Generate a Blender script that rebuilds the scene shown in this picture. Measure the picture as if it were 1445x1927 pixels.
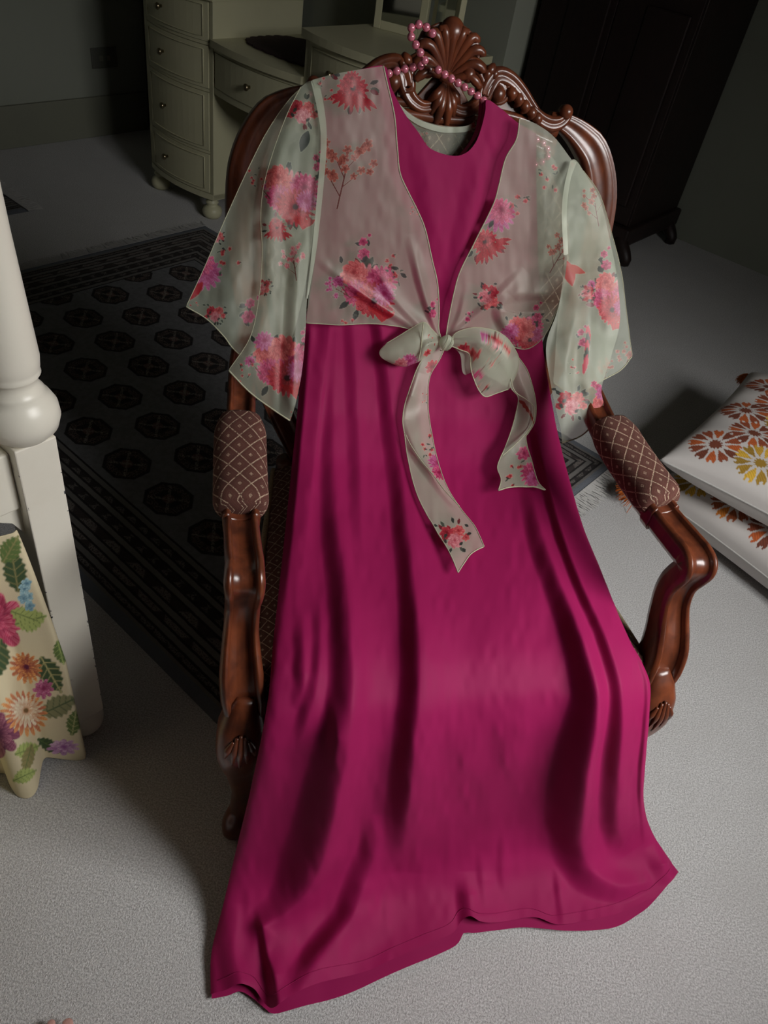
import bpy, bmesh, math, random
import numpy as np
from mathutils import Vector, Matrix

for o in list(bpy.data.objects):
    bpy.data.objects.remove(o, do_unlink=True)
scene = bpy.context.scene
COL = scene.collection

# ------------------------------------------------------------------ camera
IMG_W, IMG_H, FOC = 1445.0, 1927.0, 1447.0
CX, CY = IMG_W / 2, IMG_H / 2
CAM = np.array([0.0, 0.0, 1.40])
VPX, VPY = 412.0, 2572.0                       # where plumb lines meet below the frame
ROLL = math.atan2(-(VPX - CX), VPY - CY)
PITCH = math.atan2(FOC, math.hypot(VPX - CX, VPY - CY))
FWD = np.array([0, math.cos(PITCH), -math.sin(PITCH)])
RGT = np.array([1.0, 0, 0])
DWN = np.array([0, -math.sin(PITCH), -math.cos(PITCH)])
cam_data = bpy.data.cameras.new('camera')
cam_data.sensor_fit = 'VERTICAL'
cam_data.sensor_height = 24.0
cam_data.lens = 24.0 * FOC / IMG_H
cam_data.clip_start = 0.02
cam_ob = bpy.data.objects.new('camera', cam_data)
COL.objects.link(cam_ob)
_ix = RGT * math.cos(ROLL) - DWN * math.sin(ROLL)
_iy = -(RGT * math.sin(ROLL) + DWN * math.cos(ROLL))
cam_ob.matrix_world = Matrix(((_ix[0], _iy[0], -FWD[0], CAM[0]), (_ix[1], _iy[1], -FWD[1], CAM[1]),
                              (_ix[2], _iy[2], -FWD[2], CAM[2]), (0, 0, 0, 1)))
scene.camera = cam_ob

# room axes: the dressing table's front runs along E1, the wall it faces away from lies along E2
E1 = np.array([.82, -.573, 0]); E1 /= np.linalg.norm(E1)
E2 = np.array([-E1[1], E1[0], 0])
ROOM0 = np.array([-.977, 3.27, 0])
ROOM_YAW = math.atan2(E1[1], E1[0])
def rw(a, b, z=0.0):
    return ROOM0 + E1 * a + E2 * b + np.array([0, 0, z])

# ------------------------------------------------------------------ light
world = bpy.data.worlds.new('world'); scene.world = world
world.use_nodes = True
world.node_tree.nodes['Background'].inputs[0].default_value = (.55, .62, .7, 1)
world.node_tree.nodes['Background'].inputs[1].default_value = .02

WIN_A, WIN_B0, WIN_B1, WIN_Z0, WIN_Z1 = 3.55, -1.52, -.52, .95, 2.05
# sky light standing outside the window on the right and falling in through its opening
ld = bpy.data.lights.new('window_right_offscreen', 'AREA')
ld.shape = 'RECTANGLE'; ld.size = 2.0; ld.size_y = 1.5
ld.energy = 235; ld.color = (1.0, .985, .97)
lo = bpy.data.objects.new('window_right_offscreen', ld); COL.objects.link(lo)
_c = rw(WIN_A - .02, (WIN_B0 + WIN_B1) / 2, (WIN_Z0 + WIN_Z1) / 2)
TILT, TURN = math.radians(54), math.radians(8)                       # the sky stands above the window, so its light falls in at a slant
_h = E1 * math.cos(TURN) + E2 * math.sin(TURN); _s = E2 * math.cos(TURN) - E1 * math.sin(TURN)
_z = _h * math.cos(TILT) + np.array([0, 0, math.sin(TILT)]); _y = np.cross(_z, _s)
_c = rw(WIN_A + .12, (WIN_B0 + WIN_B1) / 2, (WIN_Z0 + WIN_Z1) / 2) + _z * 1.0
lo.matrix_world = Matrix(((_s[0], _y[0], _z[0], _c[0]), (_s[1], _y[1], _z[1], _c[1]), (_s[2], _y[2], _z[2], _c[2]), (0, 0, 0, 1)))

vs = scene.view_settings
vs.view_transform = 'Standard'; vs.look = 'None'; vs.gamma = 1.0; vs.use_curve_mapping = False
vs.exposure = 0.1

# ------------------------------------------------------------------ picture geometry helpers
def ray(p):
    p = np.atleast_2d(np.asarray(p, float)); dx = p[:, 0] - CX; dy = p[:, 1] - CY
    u = dx * math.cos(ROLL) + dy * math.sin(ROLL); w = -dx * math.sin(ROLL) + dy * math.cos(ROLL)
    return FWD * FOC + u[:, None] * RGT + w[:, None] * DWN
def atz(x, y, z=0.0):
    r = ray((x, y))[0]; return CAM + r * ((z - CAM[2]) / r[2])

# chair frame
YAW = math.radians(17.6)
XC = np.array([math.cos(YAW), math.sin(YAW), 0]); YC = np.array([-math.sin(YAW), math.cos(YAW), 0])
CH0 = np.array([.168, .777, 0])
CAMC = np.array([(CAM - CH0) @ XC, (CAM - CH0) @ YC, CAM[2]])
R2 = math.sqrt(2)
def rayc(p):
    r = ray(p); return np.stack([r @ XC, r @ YC, r[:, 2]], 1)
class Surf:
    """a drape surface in the chair frame, given by its (y,z) outline; extruded along x"""
    def __init__(self, pts, smooth=0.0):
        pts = np.asarray(pts, float)
        q = (pts[:, 0] + pts[:, 1]) / R2; d = (pts[:, 0] - pts[:, 1]) / R2
        o = np.argsort(q); q = q[o]; d = d[o]
        self.q = np.linspace(q[0] - .6, q[-1] + .6, 3000)
        s0 = (d[1] - d[0]) / (q[1] - q[0]); s1 = (d[-1] - d[-2]) / (q[-1] - q[-2])
        qq = np.concatenate([[q[0] - .6], q, [q[-1] + .6]]); dd = np.concatenate([[d[0] - .6 * s0], d, [d[-1] + .6 * s1]])
        v = np.interp(self.q, qq, dd)
        if smooth > 0:
            h = self.q[1] - self.q[0]; n = int(4 * smooth / h); k = np.exp(-.5 * (np.arange(-n, n + 1) * h / smooth) ** 2); k /= k.sum()
            v = np.convolve(np.pad(v, n, mode='reflect', reflect_type='odd'), k, 'valid')
        self.d = v
    def __call__(self, p, off=0.0):
        """picture points -> chair-frame points on the surface, lifted by off towards the viewer's side"""
        r = rayc(p); q0 = (CAMC[1] + CAMC[2]) / R2; d0 = (CAMC[1] - CAMC[2]) / R2
        q1 = (r[:, 1] + r[:, 2]) / R2; d1 = (r[:, 1] - r[:, 2]) / R2
        t = np.full(len(r), 1.0) / np.maximum(np.abs(d1), 1) * 1.0
        for _ in range(60):
            tn = (np.interp(q0 + q1 * t, self.q, self.d) - off - d0) / d1
            t = .4 * t + .6 * tn
        return CAMC + r * t[:, None]
def plane_surf(b, k=.25, z0=.45):
    return Surf([(b + k * (z - z0), z) for z in (.1, 1.5)])
def line(pts, n):
    """resample a polyline with a smooth (Catmull-Rom) curve through its points, even arc length"""
    P = np.asarray(pts, float)
    if len(P) > 2:
        Q = np.vstack([2 * P[0] - P[1], P, 2 * P[-1] - P[-2]]); out = []
        for i in range(1, len(Q) - 2):
            t = np.linspace(0, 1, 24, endpoint=False)[:, None]
            a, b, c, d = Q[i - 1], Q[i], Q[i + 1], Q[i + 2]
            out.append(.5 * (2 * b + (c - a) * t + (2 * a - 5 * b + 4 * c - d) * t ** 2 + (3 * b - a - 3 * c + d) * t ** 3))
        P = np.vstack(out + [P[-1:]])
    s = np.concatenate([[0], np.cumsum(np.linalg.norm(np.diff(P, axis=0), axis=1))])
    u = np.linspace(0, s[-1], n)
    return np.stack([np.interp(u, s, P[:, k]) for k in range(P.shape[1])], 1)
def coons(top, right, bottom, left, nu, nv):
    """top/bottom run left to right (nv), left/right run top to bottom (nu)"""
    T, B, L, R = line(top, nv), line(bottom, nv), line(left, nu), line(right, nu)
    u = np.linspace(0, 1, nu)[:, None, None]; v = np.linspace(0, 1, nv)[None, :, None]
    return ((1 - u) * T[None] + u * B[None] + (1 - v) * L[:, None] + v * R[:, None]
            - (1 - u) * (1 - v) * T[0] - (1 - u) * v * T[-1] - u * (1 - v) * B[0] - u * v * B[-1])

# ------------------------------------------------------------------ mesh helpers
def tag(o, label=None, cat=None, group=None, kind=None):
    if label: o['label'] = label
    if cat: o['category'] = cat
    if group: o['group'] = group
    if kind: o['kind'] = kind
    return o
def empty(name, loc=(0, 0, 0), rz=0.0):
    o = bpy.data.objects.new(name, None); COL.objects.link(o)
    o.empty_display_size = .1; o.location = Vector([float(c) for c in loc]); o.rotation_euler = (0, 0, rz)
    return o
def link(name, me, mat=None, parent=None):
    o = bpy.data.objects.new(name, me); COL.objects.link(o)
    if mat is not None and not me.materials: me.materials.append(mat)
    if parent is not None: o.parent = parent
    return o
def raw_mesh(name, verts, faces, smooth=True, uv=None, col=None):
    verts = np.asarray(verts, float); me = bpy.data.meshes.new(name)
    if isinstance(faces, np.ndarray):
        nf, k = faces.shape
        me.vertices.add(len(verts)); me.vertices.foreach_set('co', verts.ravel())
        me.loops.add(nf * k); me.loops.foreach_set('vertex_index', faces.astype(np.int32).ravel())
        me.polygons.add(nf); me.polygons.foreach_set('loop_start', np.arange(0, nf * k, k, dtype=np.int32))
        try: me.polygons.foreach_set('loop_total', np.full(nf, k, dtype=np.int32))
        except Exception: pass
        me.update(calc_edges=True)
    else:
        me.from_pydata([tuple(v) for v in verts], [], [tuple(int(i) for i in f) for f in faces]); me.update()
    if smooth: me.polygons.foreach_set('use_smooth', [True] * len(me.polygons))
    li = None
    if uv is not None:
        li = np.empty(len(me.loops), dtype=np.int32); me.loops.foreach_get('vertex_index', li)
        L = me.uv_layers.new(name='UVMap'); L.data.foreach_set('uv', np.asarray(uv, float)[li].ravel())
    if col is not None:
        A = me.color_attributes.new('print', 'FLOAT_COLOR', 'POINT'); A.data.foreach_set('color', np.asarray(col, float).ravel())
    return me
def grid_faces(nu, nv, cu=False, cv=False, flip=False):
    i = np.arange(nu if cu else nu - 1); j = np.arange(nv if cv else nv - 1)
    I, J = np.meshgrid(i, j, indexing='ij'); I1 = (I + 1) % nu; J1 = (J + 1) % nv
    f = np.stack([I * nv + J, I * nv + J1, I1 * nv + J1, I1 * nv + J], -1).reshape(-1, 4)
    return f[:, ::-1] if flip else f
def grid_obj(name, P, mat, parent=None, cu=False, cv=False, uv=None, col=None, smooth=True, caps=False, flip=False):
    nu, nv = P.shape[:2]
    F = grid_faces(nu, nv, cu, cv, flip)
    if caps:
        F = [tuple(f) for f in F] + [tuple(range(nv))[::1 if flip else -1], tuple((nu - 1) * nv + k for k in range(nv))[::-1 if flip else 1]]
    me = raw_mesh(name, P.reshape(-1, 3), F, smooth, None if uv is None else np.asarray(uv).reshape(-1, 2), col)
    return link(name, me, mat, parent)
def grid_normals(P):
    du = np.gradient(P, axis=0); dv = np.gradient(P, axis=1); n = np.cross(dv, du)
    return n / (np.linalg.norm(n, axis=2, keepdims=True) + 1e-12)
def sweep(name, path, side, prof, mat, parent=None, scale=None, caps=True, uvs=None, smooth=True):
    """prof points (s, n): s along the fixed side vector, n along side x tangent; scale per path point (ks, kn)"""
    path = np.asarray(path, float); prof = np.asarray(prof, float); n = len(path)
    T = np.gradient(path, axis=0); T /= np.linalg.norm(T, axis=1, keepdims=True) + 1e-12
    S = np.asarray(side, float); S = np.broadcast_to(S, path.shape); S = S - (S * T).sum(1, keepdims=True) * T
    S = S / np.linalg.norm(S, axis=1, keepdims=True); N = np.cross(S, T)
    k = np.ones((n, 2)) if scale is None else np.asarray(scale, float)
    if k.ndim == 1: k = np.stack([k, k], 1)
    P = path[:, None] + S[:, None] * (prof[None, :, 0:1] * k[:, None, 0:1]) + N[:, None] * (prof[None, :, 1:2] * k[:, None, 1:2])
    uv = None
    if uvs is not None:
        L = np.concatenate([[0], np.cumsum(np.linalg.norm(np.diff(path, axis=0), axis=1))])
        W = np.concatenate([[0], np.cumsum(np.linalg.norm(np.diff(prof, axis=0), axis=1))])
        uv = np.stack(np.broadcast_arrays(W[None, :], L[:, None]), -1)
    return grid_obj(name, P, mat, parent, cv=True, caps=caps, smooth=smooth, uv=uv)
def circ(r, n=12, sq=1.0):
    a = np.arange(n) * 2 * math.pi / n; return np.stack([r * np.cos(a), r * sq * np.sin(a)], 1)
def tube(name, path, r, mat, parent=None, n=8, up=(0.123, .31, 1.0), scale=None):
    path = np.asarray(path, float); T = np.gradient(path, axis=0); T /= np.linalg.norm(T, axis=1, keepdims=True) + 1e-12
    N = np.zeros_like(T); v = np.array(up, float); v -= v @ T[0] * T[0]; v /= np.linalg.norm(v)
    for i in range(len(T)):
        v = v - v @ T[i] * T[i]; v /= np.linalg.norm(v) + 1e-12; N[i] = v
    B = np.cross(T, N); c = circ(1.0, n); rr = np.full(len(path), r) if scale is None else r * np.asarray(scale, float)
    P = path[:, None] + (N[:, None] * c[None, :, 0:1] + B[:, None] * c[None, :, 1:2]) * rr[:, None, None]
    return grid_obj(name, P, mat, parent, cv=True, caps=True)
def lathe(name, prof, mat, parent=None, seg=32, loc=(0, 0, 0)):
    prof = np.asarray(prof, float); a = np.arange(seg) * 2 * math.pi / seg
    P = np.stack([prof[:, None, 0] * np.cos(a)[None], prof[:, None, 0] * np.sin(a)[None], np.repeat(prof[:, 1:2], seg, 1)], -1) + np.asarray(loc, float)
    return grid_obj(name, P, mat, parent, cv=True, caps=True, flip=False)
def box_mesh(name, x0, x1, y0, y1, z0, z1, bev=0.0, seg=2):
    bm = bmesh.new(); bmesh.ops.create_cube(bm, size=1.0)
    for v in bm.verts:
        v.co = Vector(((x0 + x1) / 2 + v.co.x * (x1 - x0), (y0 + y1) / 2 + v.co.y * (y1 - y0), (z0 + z1) / 2 + v.co.z * (z1 - z0)))
    if bev > 0:
        bmesh.ops.bevel(bm, geom=list(bm.edges), offset=bev, segments=seg, profile=.5, affect='EDGES')
    me = bpy.data.meshes.new(name); bm.to_mesh(me); bm.free()
    return me
def box(name, x0, x1, y0, y1, z0, z1, mat, parent=None, bev=0.0, seg=2):
    return link(name, box_mesh(name, x0, x1, y0, y1, z0, z1, bev, seg), mat, parent)
def prism(name, poly, axis_pts, mat, parent=None, bev=0.0):
    """poly: list of 3-D points (one face); axis_pts: extrusion vector"""
    P = np.asarray(poly, float); E = np.asarray(axis_pts, float); n = len(P)
    V = np.vstack([P, P + E]); F = [tuple(range(n))[::-1], tuple(range(n, 2 * n))] + [(i, (i + 1) % n, n + (i + 1) % n, n + i) for i in range(n)]
    bm = bmesh.new(); vs_ = [bm.verts.new(v) for v in V]
    for f in F: bm.faces.new([vs_[i] for i in f])
    bmesh.ops.recalc_face_normals(bm, faces=bm.faces)
    if bev > 0: bmesh.ops.bevel(bm, geom=list(bm.edges), offset=bev, segments=2, profile=.5, affect='EDGES')
    me = bpy.data.meshes.new(name); bm.to_mesh(me); bm.free()
    return link(name, me, mat, parent)
def lin(r, g, b):
    f = lambda c: (c / 255 / 12.92) if c / 255 <= .04045 else ((c / 255 + .055) / 1.055) ** 2.4
    return (f(r), f(g), f(b))

# ------------------------------------------------------------------ node helpers
class X:
    def __init__(s, nt, k): s.nt = nt; s.k = k
    def _op(s, op, *o):
        n = s.nt.nodes.new('ShaderNodeMath'); n.operation = op
        for i, v in enumerate((s,) + o):
            if isinstance(v, X): s.nt.links.new(v.k, n.inputs[i])
            else: n.inputs[i].default_value = float(v)
        return X(s.nt, n.outputs[0])
    def __add__(s, o): return s._op('ADD', o)
    __radd__ = __add__
    def __sub__(s, o): return s._op('SUBTRACT', o)
    def __rsub__(s, o): return (s * -1) + o
    def __mul__(s, o): return s._op('MULTIPLY', o)
    __rmul__ = __mul__
    def __truediv__(s, o): return s._op('DIVIDE', o)
    def lt(s, o): return s._op('LESS_THAN', o)
    def gt(s, o): return s._op('GREATER_THAN', o)
    def abs(s): return s._op('ABSOLUTE')
    def frac(s): return s._op('FRACT')
    def floor(s): return s._op('FLOOR')
    def min(s, o): return s._op('MINIMUM', o)
    def max(s, o): return s._op('MAXIMUM', o)
    def pow(s, o): return s._op('POWER', o)
    def sin(s): return s._op('SINE')
    def mod(s, o): return s._op('FLOORED_MODULO', o)
    def step(s, lo, hi):
        n = s.nt.nodes.new('ShaderNodeMapRange'); n.interpolation_type = 'SMOOTHSTEP'
        s.nt.links.new(s.k, n.inputs['Value']); n.inputs['From Min'].default_value = lo; n.inputs['From Max'].default_value = hi
        return X(s.nt, n.outputs[0])
def mixc(nt, f, a, b):
    n = nt.nodes.new('ShaderNodeMix'); n.data_type = 'RGBA'
    for sock, v in ((n.inputs[0], f), (n.inputs[6], a), (n.inputs[7], b)):
        if isinstance(v, X): nt.links.new(v.k, sock)
        elif isinstance(v, bpy.types.NodeSocket): nt.links.new(v, sock)
        elif isinstance(v, (int, float)): sock.default_value = float(v)
        else: sock.default_value = tuple(v) + (1.0,) if len(v) == 3 else v
    return n.outputs[2]
def new_mat(name, color=(.5, .5, .5), rough=.6, **kw):
    m = bpy.data.materials.new(name); m.use_nodes = True
    b = m.node_tree.nodes['Principled BSDF']
    b.inputs['Base Color'].default_value = tuple(color) + (1,); b.inputs['Roughness'].default_value = rough
    for k, v in kw.items(): b.inputs[k.replace('_', ' ')].default_value = v
    return m, m.node_tree, b
def noise(nt, scale, detail=3.0, rough=.55, coord='Object', stretch=None, dist=0.0):
    tc = nt.nodes.new('ShaderNodeTexCoord'); n = nt.nodes.new('ShaderNodeTexNoise')
    src = tc.outputs[coord]
    if stretch is not None:
        mp = nt.nodes.new('ShaderNodeMapping'); mp.inputs['Scale'].default_value = stretch
        nt.links.new(src, mp.inputs[0]); src = mp.outputs[0]
    nt.links.new(src, n.inputs['Vector']); n.inputs['Scale'].default_value = scale
    n.inputs['Detail'].default_value = detail; n.inputs['Roughness'].default_value = rough; n.inputs['Distortion'].default_value = dist
    return X(nt, n.outputs[0])
def uvxy(nt):
    u = nt.nodes.new('ShaderNodeUVMap'); s = nt.nodes.new('ShaderNodeSeparateXYZ'); nt.links.new(u.outputs[0], s.inputs[0])
    return X(nt, s.outputs[0]), X(nt, s.outputs[1])
def objxyz(nt):
    u = nt.nodes.new('ShaderNodeTexCoord'); s = nt.nodes.new('ShaderNodeSeparateXYZ'); nt.links.new(u.outputs['Object'], s.inputs[0])
    return X(nt, s.outputs[0]), X(nt, s.outputs[1]), X(nt, s.outputs[2])
def bump(nt, b, h, strength=.5, dist=.002):
    n = nt.nodes.new('ShaderNodeBump'); n.inputs['Strength'].default_value = strength; n.inputs['Distance'].default_value = dist
    nt.links.new(h.k, n.inputs['Height']); nt.links.new(n.outputs[0], b.inputs['Normal'])
def setc(nt, b, sock): nt.links.new(sock, b.inputs['Base Color'])
# ================================================================== materials
def mat_carpet():
    m, nt, b = new_mat('carpet_pile', rough=.95)
    n1 = noise(nt, 310, 4, .65); n2 = noise(nt, 9, 3, .5); n3 = noise(nt, 2.2, 3, .5)
    c = mixc(nt, n1.step(.33, .68), (.42, .412, .404), (.84, .83, .825))
    c = mixc(nt, (n2.step(.35, .7) * .22), c, (.54, .525, .51))
    setc(nt, b, mixc(nt, n3.step(.45, .75) * .15, c, (.50, .485, .465)))
    bump(nt, b, n1 + noise(nt, 620, 2) * .4, .9, .004)
    b.inputs['Sheen Weight'].default_value = .2
    return m
def mat_paint(name, col, dark, scale=5, rough=.5, amt=.35):
    m, nt, b = new_mat(name, col, rough)
    setc(nt, b, mixc(nt, noise(nt, scale, 5, .6).step(.45, .8) * amt, col, dark))
    bump(nt, b, noise(nt, 60, 3), .12, .002)
    return m
def mat_wood(name, dark, light, rough=.28, coat=.35, stretch=(30, 3, 3)):
    m, nt, b = new_mat(name, dark, rough, Coat_Weight=coat, Coat_Roughness=.18)
    g = noise(nt, 6, 5, .6, stretch=stretch, dist=.4); w = noise(nt, 7, 3, .5)
    c = mixc(nt, g.step(.3, .75), dark, light)
    setc(nt, b, mixc(nt, w.step(.55, .85) * .6, c, tuple(v * .45 for v in dark)))
    bump(nt, b, g, .06, .001)
    return m
def mat_diamond(name, ground, ground2, thread, size, rough=.9, warp=.03):
    """woven lattice: pale diamond lines with a small figure in each diamond"""
    m, nt, b = new_mat(name, ground, rough)
    u, v = uvxy(nt); wob = (noise(nt, 14, 2) - .5) * (warp * size * 8)
    p = (u + v * .82 + wob) / size; q = (u - v * .82 + wob) / size
    fp = (p.frac() - .5).abs(); fq = (q.frac() - .5).abs()
    weave = ((u * (2 * math.pi / .0021)).sin() * (v * (2 * math.pi / .0021)).sin())
    brk = noise(nt, 420, 2).step(.32, .55)
    ln = fp.max(fq).step(.447, .478) * brk
    dot = (1.0 - fp.max(fq).step(.06, .13)) * brk
    ring = fp.max(fq).step(.17, .2) * (1.0 - fp.max(fq).step(.23, .27))
    c = mixc(nt, noise(nt, 30, 3).step(.3, .7), ground, ground2)
    c = mixc(nt, ring * .03, c, thread)
    c = mixc(nt, dot * .7, c, thread)
    setc(nt, b, mixc(nt, ln * .9, c, thread))
    bump(nt, b, ln * .8 + dot * .6 + weave * .25, .55, .0018)
    return m
M = {}
M['carpet'] = mat_carpet()
M['wall'] = mat_paint('wall_paint', (.27, .285, .235), (.22, .23, .19), 3, .8)
M['ceiling'] = mat_paint('ceiling_paint', (.42, .42, .40), (.36, .36, .345), 3, .9)
M['baseboard'] = mat_paint('baseboard_paint', (.20, .205, .155), (.16, .16, .13), 4, .5)
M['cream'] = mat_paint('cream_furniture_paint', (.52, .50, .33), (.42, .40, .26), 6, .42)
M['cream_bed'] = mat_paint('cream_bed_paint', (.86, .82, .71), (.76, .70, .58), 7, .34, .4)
M['wood'] = mat_wood('polished_mahogany', (.075, .020, .010), (.175, .045, .017), .30, .2, (7, 7, 2.2))
M['wood_crest'] = M['wood_rail'] = M['wood']
M['wood_black'] = mat_wood('near_black_wood', (.014, .007, .006), (.026, .012, .010), .5, .0)
M['fabric_arm'] = mat_diamond('brown_lattice_weave', (.088, .027, .019), (.11, .035, .024), (.52, .38, .27), .0330, warp=.012)
M['fabric_seat'] = mat_diamond('brown_lattice_weave_seat', (.088, .027, .019), (.11, .035, .024), (.52, .38, .27), .0240, warp=.008)
M['fabric_back'] = mat_diamond('brown_lattice_weave_back', (.088, .027, .019), (.11, .035, .024), (.52, .38, .27), .0330, warp=.01)
M['brass'] = new_mat('old_brass', (.30, .25, .16), .28, Metallic=1.0)[0]
M['mirror'] = new_mat('mirror_glass', (.6, .62, .58), .05, Metallic=1.0)[0]
M['gimp'] = mat_paint('braid_gimp', (.35, .27, .16), (.08, .04, .03), 300, .9, .9)
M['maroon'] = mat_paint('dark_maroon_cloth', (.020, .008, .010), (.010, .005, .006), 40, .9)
M['lace'] = mat_paint('dark_burgundy_lace', (.035, .012, .016), (.010, .006, .008), 90, .9, .8)
m = bpy.data.materials.new('window_pane'); m.use_nodes = True; nt = m.node_tree; nt.nodes.clear()
_o = nt.nodes.new('ShaderNodeOutputMaterial'); _t = nt.nodes.new('ShaderNodeBsdfTransparent'); _g = nt.nodes.new('ShaderNodeBsdfGlossy'); _g.inputs['Roughness'].default_value = .02
_m = nt.nodes.new('ShaderNodeMixShader'); _m.inputs[0].default_value = .06; nt.links.new(_t.outputs[0], _m.inputs[1]); nt.links.new(_g.outputs[0], _m.inputs[2]); nt.links.new(_m.outputs[0], _o.inputs[0])
M['glass'] = m

def mat_dress():
    m, nt, b = new_mat('burgundy_crepe', (.25, .012, .062), .62)
    u, v = uvxy(nt)
    tw = ((u * 5200 + v * 5200).sin() * .5 + .5) * .5 + noise(nt, 900, 2) * .5
    n = noise(nt, 5, 3)
    c = mixc(nt, n.step(.3, .75), (.27, .0075, .074), (.305, .0095, .086))
    setc(nt, b, mixc(nt, tw * .25, c, (.215, .006, .056)))
    bump(nt, b, tw, .12, .0004)
    b.inputs['Sheen Weight'].default_value = .12; b.inputs['Sheen Roughness'].default_value = .45
    b.inputs['Sheen Tint'].default_value = (.9, .15, .35, 1)
    b.inputs['Specular IOR Level'].default_value = .12
    return m
M['dress'] = mat_dress()

def mat_organza(name, base, alpha0):
    """sheer cloth: partly open weave; printed places are denser"""
    m = bpy.data.materials.new(name); m.use_nodes = True; nt = m.node_tree; nt.nodes.clear()
    out = nt.nodes.new('ShaderNodeOutputMaterial'); tr = nt.nodes.new('ShaderNodeBsdfTransparent')
    df = nt.nodes.new('ShaderNodeBsdfDiffuse'); tl = nt.nodes.new('ShaderNodeBsdfTranslucent'); gl = nt.nodes.new('ShaderNodeBsdfGlossy')
    at = nt.nodes.new('ShaderNodeAttribute'); at.attribute_name = 'print'
    n = noise(nt, 22, 3)
    c0 = mixc(nt, n.step(.3, .75), base, tuple(v * .93 for v in base))
    den = X(nt, at.outputs['Alpha'])
    c = mixc(nt, den, c0, at.outputs['Color'])
    nt.links.new(c, df.inputs[0]); nt.links.new(c, tl.inputs[0])
    gl.inputs['Roughness'].default_value = .45; gl.inputs[0].default_value = (.9, .9, .85, 1)
    m1 = nt.nodes.new('ShaderNodeMixShader'); m1.inputs[0].default_value = .4
    nt.links.new(df.outputs[0], m1.inputs[1]); nt.links.new(tl.outputs[0], m1.inputs[2])
    m2 = nt.nodes.new('ShaderNodeMixShader'); m2.inputs[0].default_value = .05
    nt.links.new(m1.outputs[0], m2.inputs[1]); nt.links.new(gl.outputs[0], m2.inputs[2])
    al = (den * .46 + alpha0).min(.97)
    m3 = nt.nodes.new('ShaderNodeMixShader'); nt.links.new(al.k, m3.inputs[0])
    nt.links.new(tr.outputs[0], m3.inputs[1]); nt.links.new(m2.outputs[0], m3.inputs[2])
    nt.links.new(m3.outputs[0], out.inputs[0])
    return m
M['organza'] = mat_organza('pale_green_organza', (.62, .68, .53), .46)
M['organza_sleeve'] = mat_organza('pale_green_organza_sleeve', (.62, .68, .53), .42)
M['organza_bow'] = mat_organza('pale_organza_ribbon', (.62, .68, .53), .62)
M['organza_edge'] = mat_paint('rolled_organza_edge', (.42, .42, .29), (.26, .24, .15), 300, .8, .7)
M['organza_back'] = mat_organza('single_layer_organza', (.62, .68, .53), .34)
M['organza_seam'] = mat_organza('doubled_organza_seam', (.62, .68, .53), .76)
def mat_print(name, rough=.85, weave=.3):
    m, nt, b = new_mat(name, (1, 1, 1), rough)
    at = nt.nodes.new('ShaderNodeAttribute'); at.attribute_name = 'print'
    setc(nt, b, at.outputs['Color']); bump(nt, b, noise(nt, 700, 2), weave, .0006)
    return m
M['print'] = mat_print('printed_cotton'); M['embroidery'] = mat_print('embroidered_linen', .85, .6)
m, nt, b = new_mat('pink_pearl', (.72, .22, .30), .22, Metallic=.35, Coat_Weight=1.0, Coat_Roughness=.05)
M['pearl'] = m
m, nt, b = new_mat('skin', (.42, .22, .16), .5, Subsurface_Weight=.15)
setc(nt, b, mixc(nt, noise(nt, 40, 3).step(.35, .7), (.40, .19, .13), (.47, .26, .20)))
M['skin'] = m
M['nail'] = new_mat('toe_nail', (.5, .28, .24), .3)[0]
m, nt, b = new_mat('orange_tassel_yarn', (.55, .12, .01), .9)
setc(nt, b, mixc(nt, noise(nt, 260, 3).step(.3, .7), (.62, .15, .012), (.28, .05, .006)))
M['orange'] = m
M['fringe'] = mat_paint('rug_fringe_cotton', (.50, .49, .47), (.36, .35, .33), 200, .9, .6)

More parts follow.
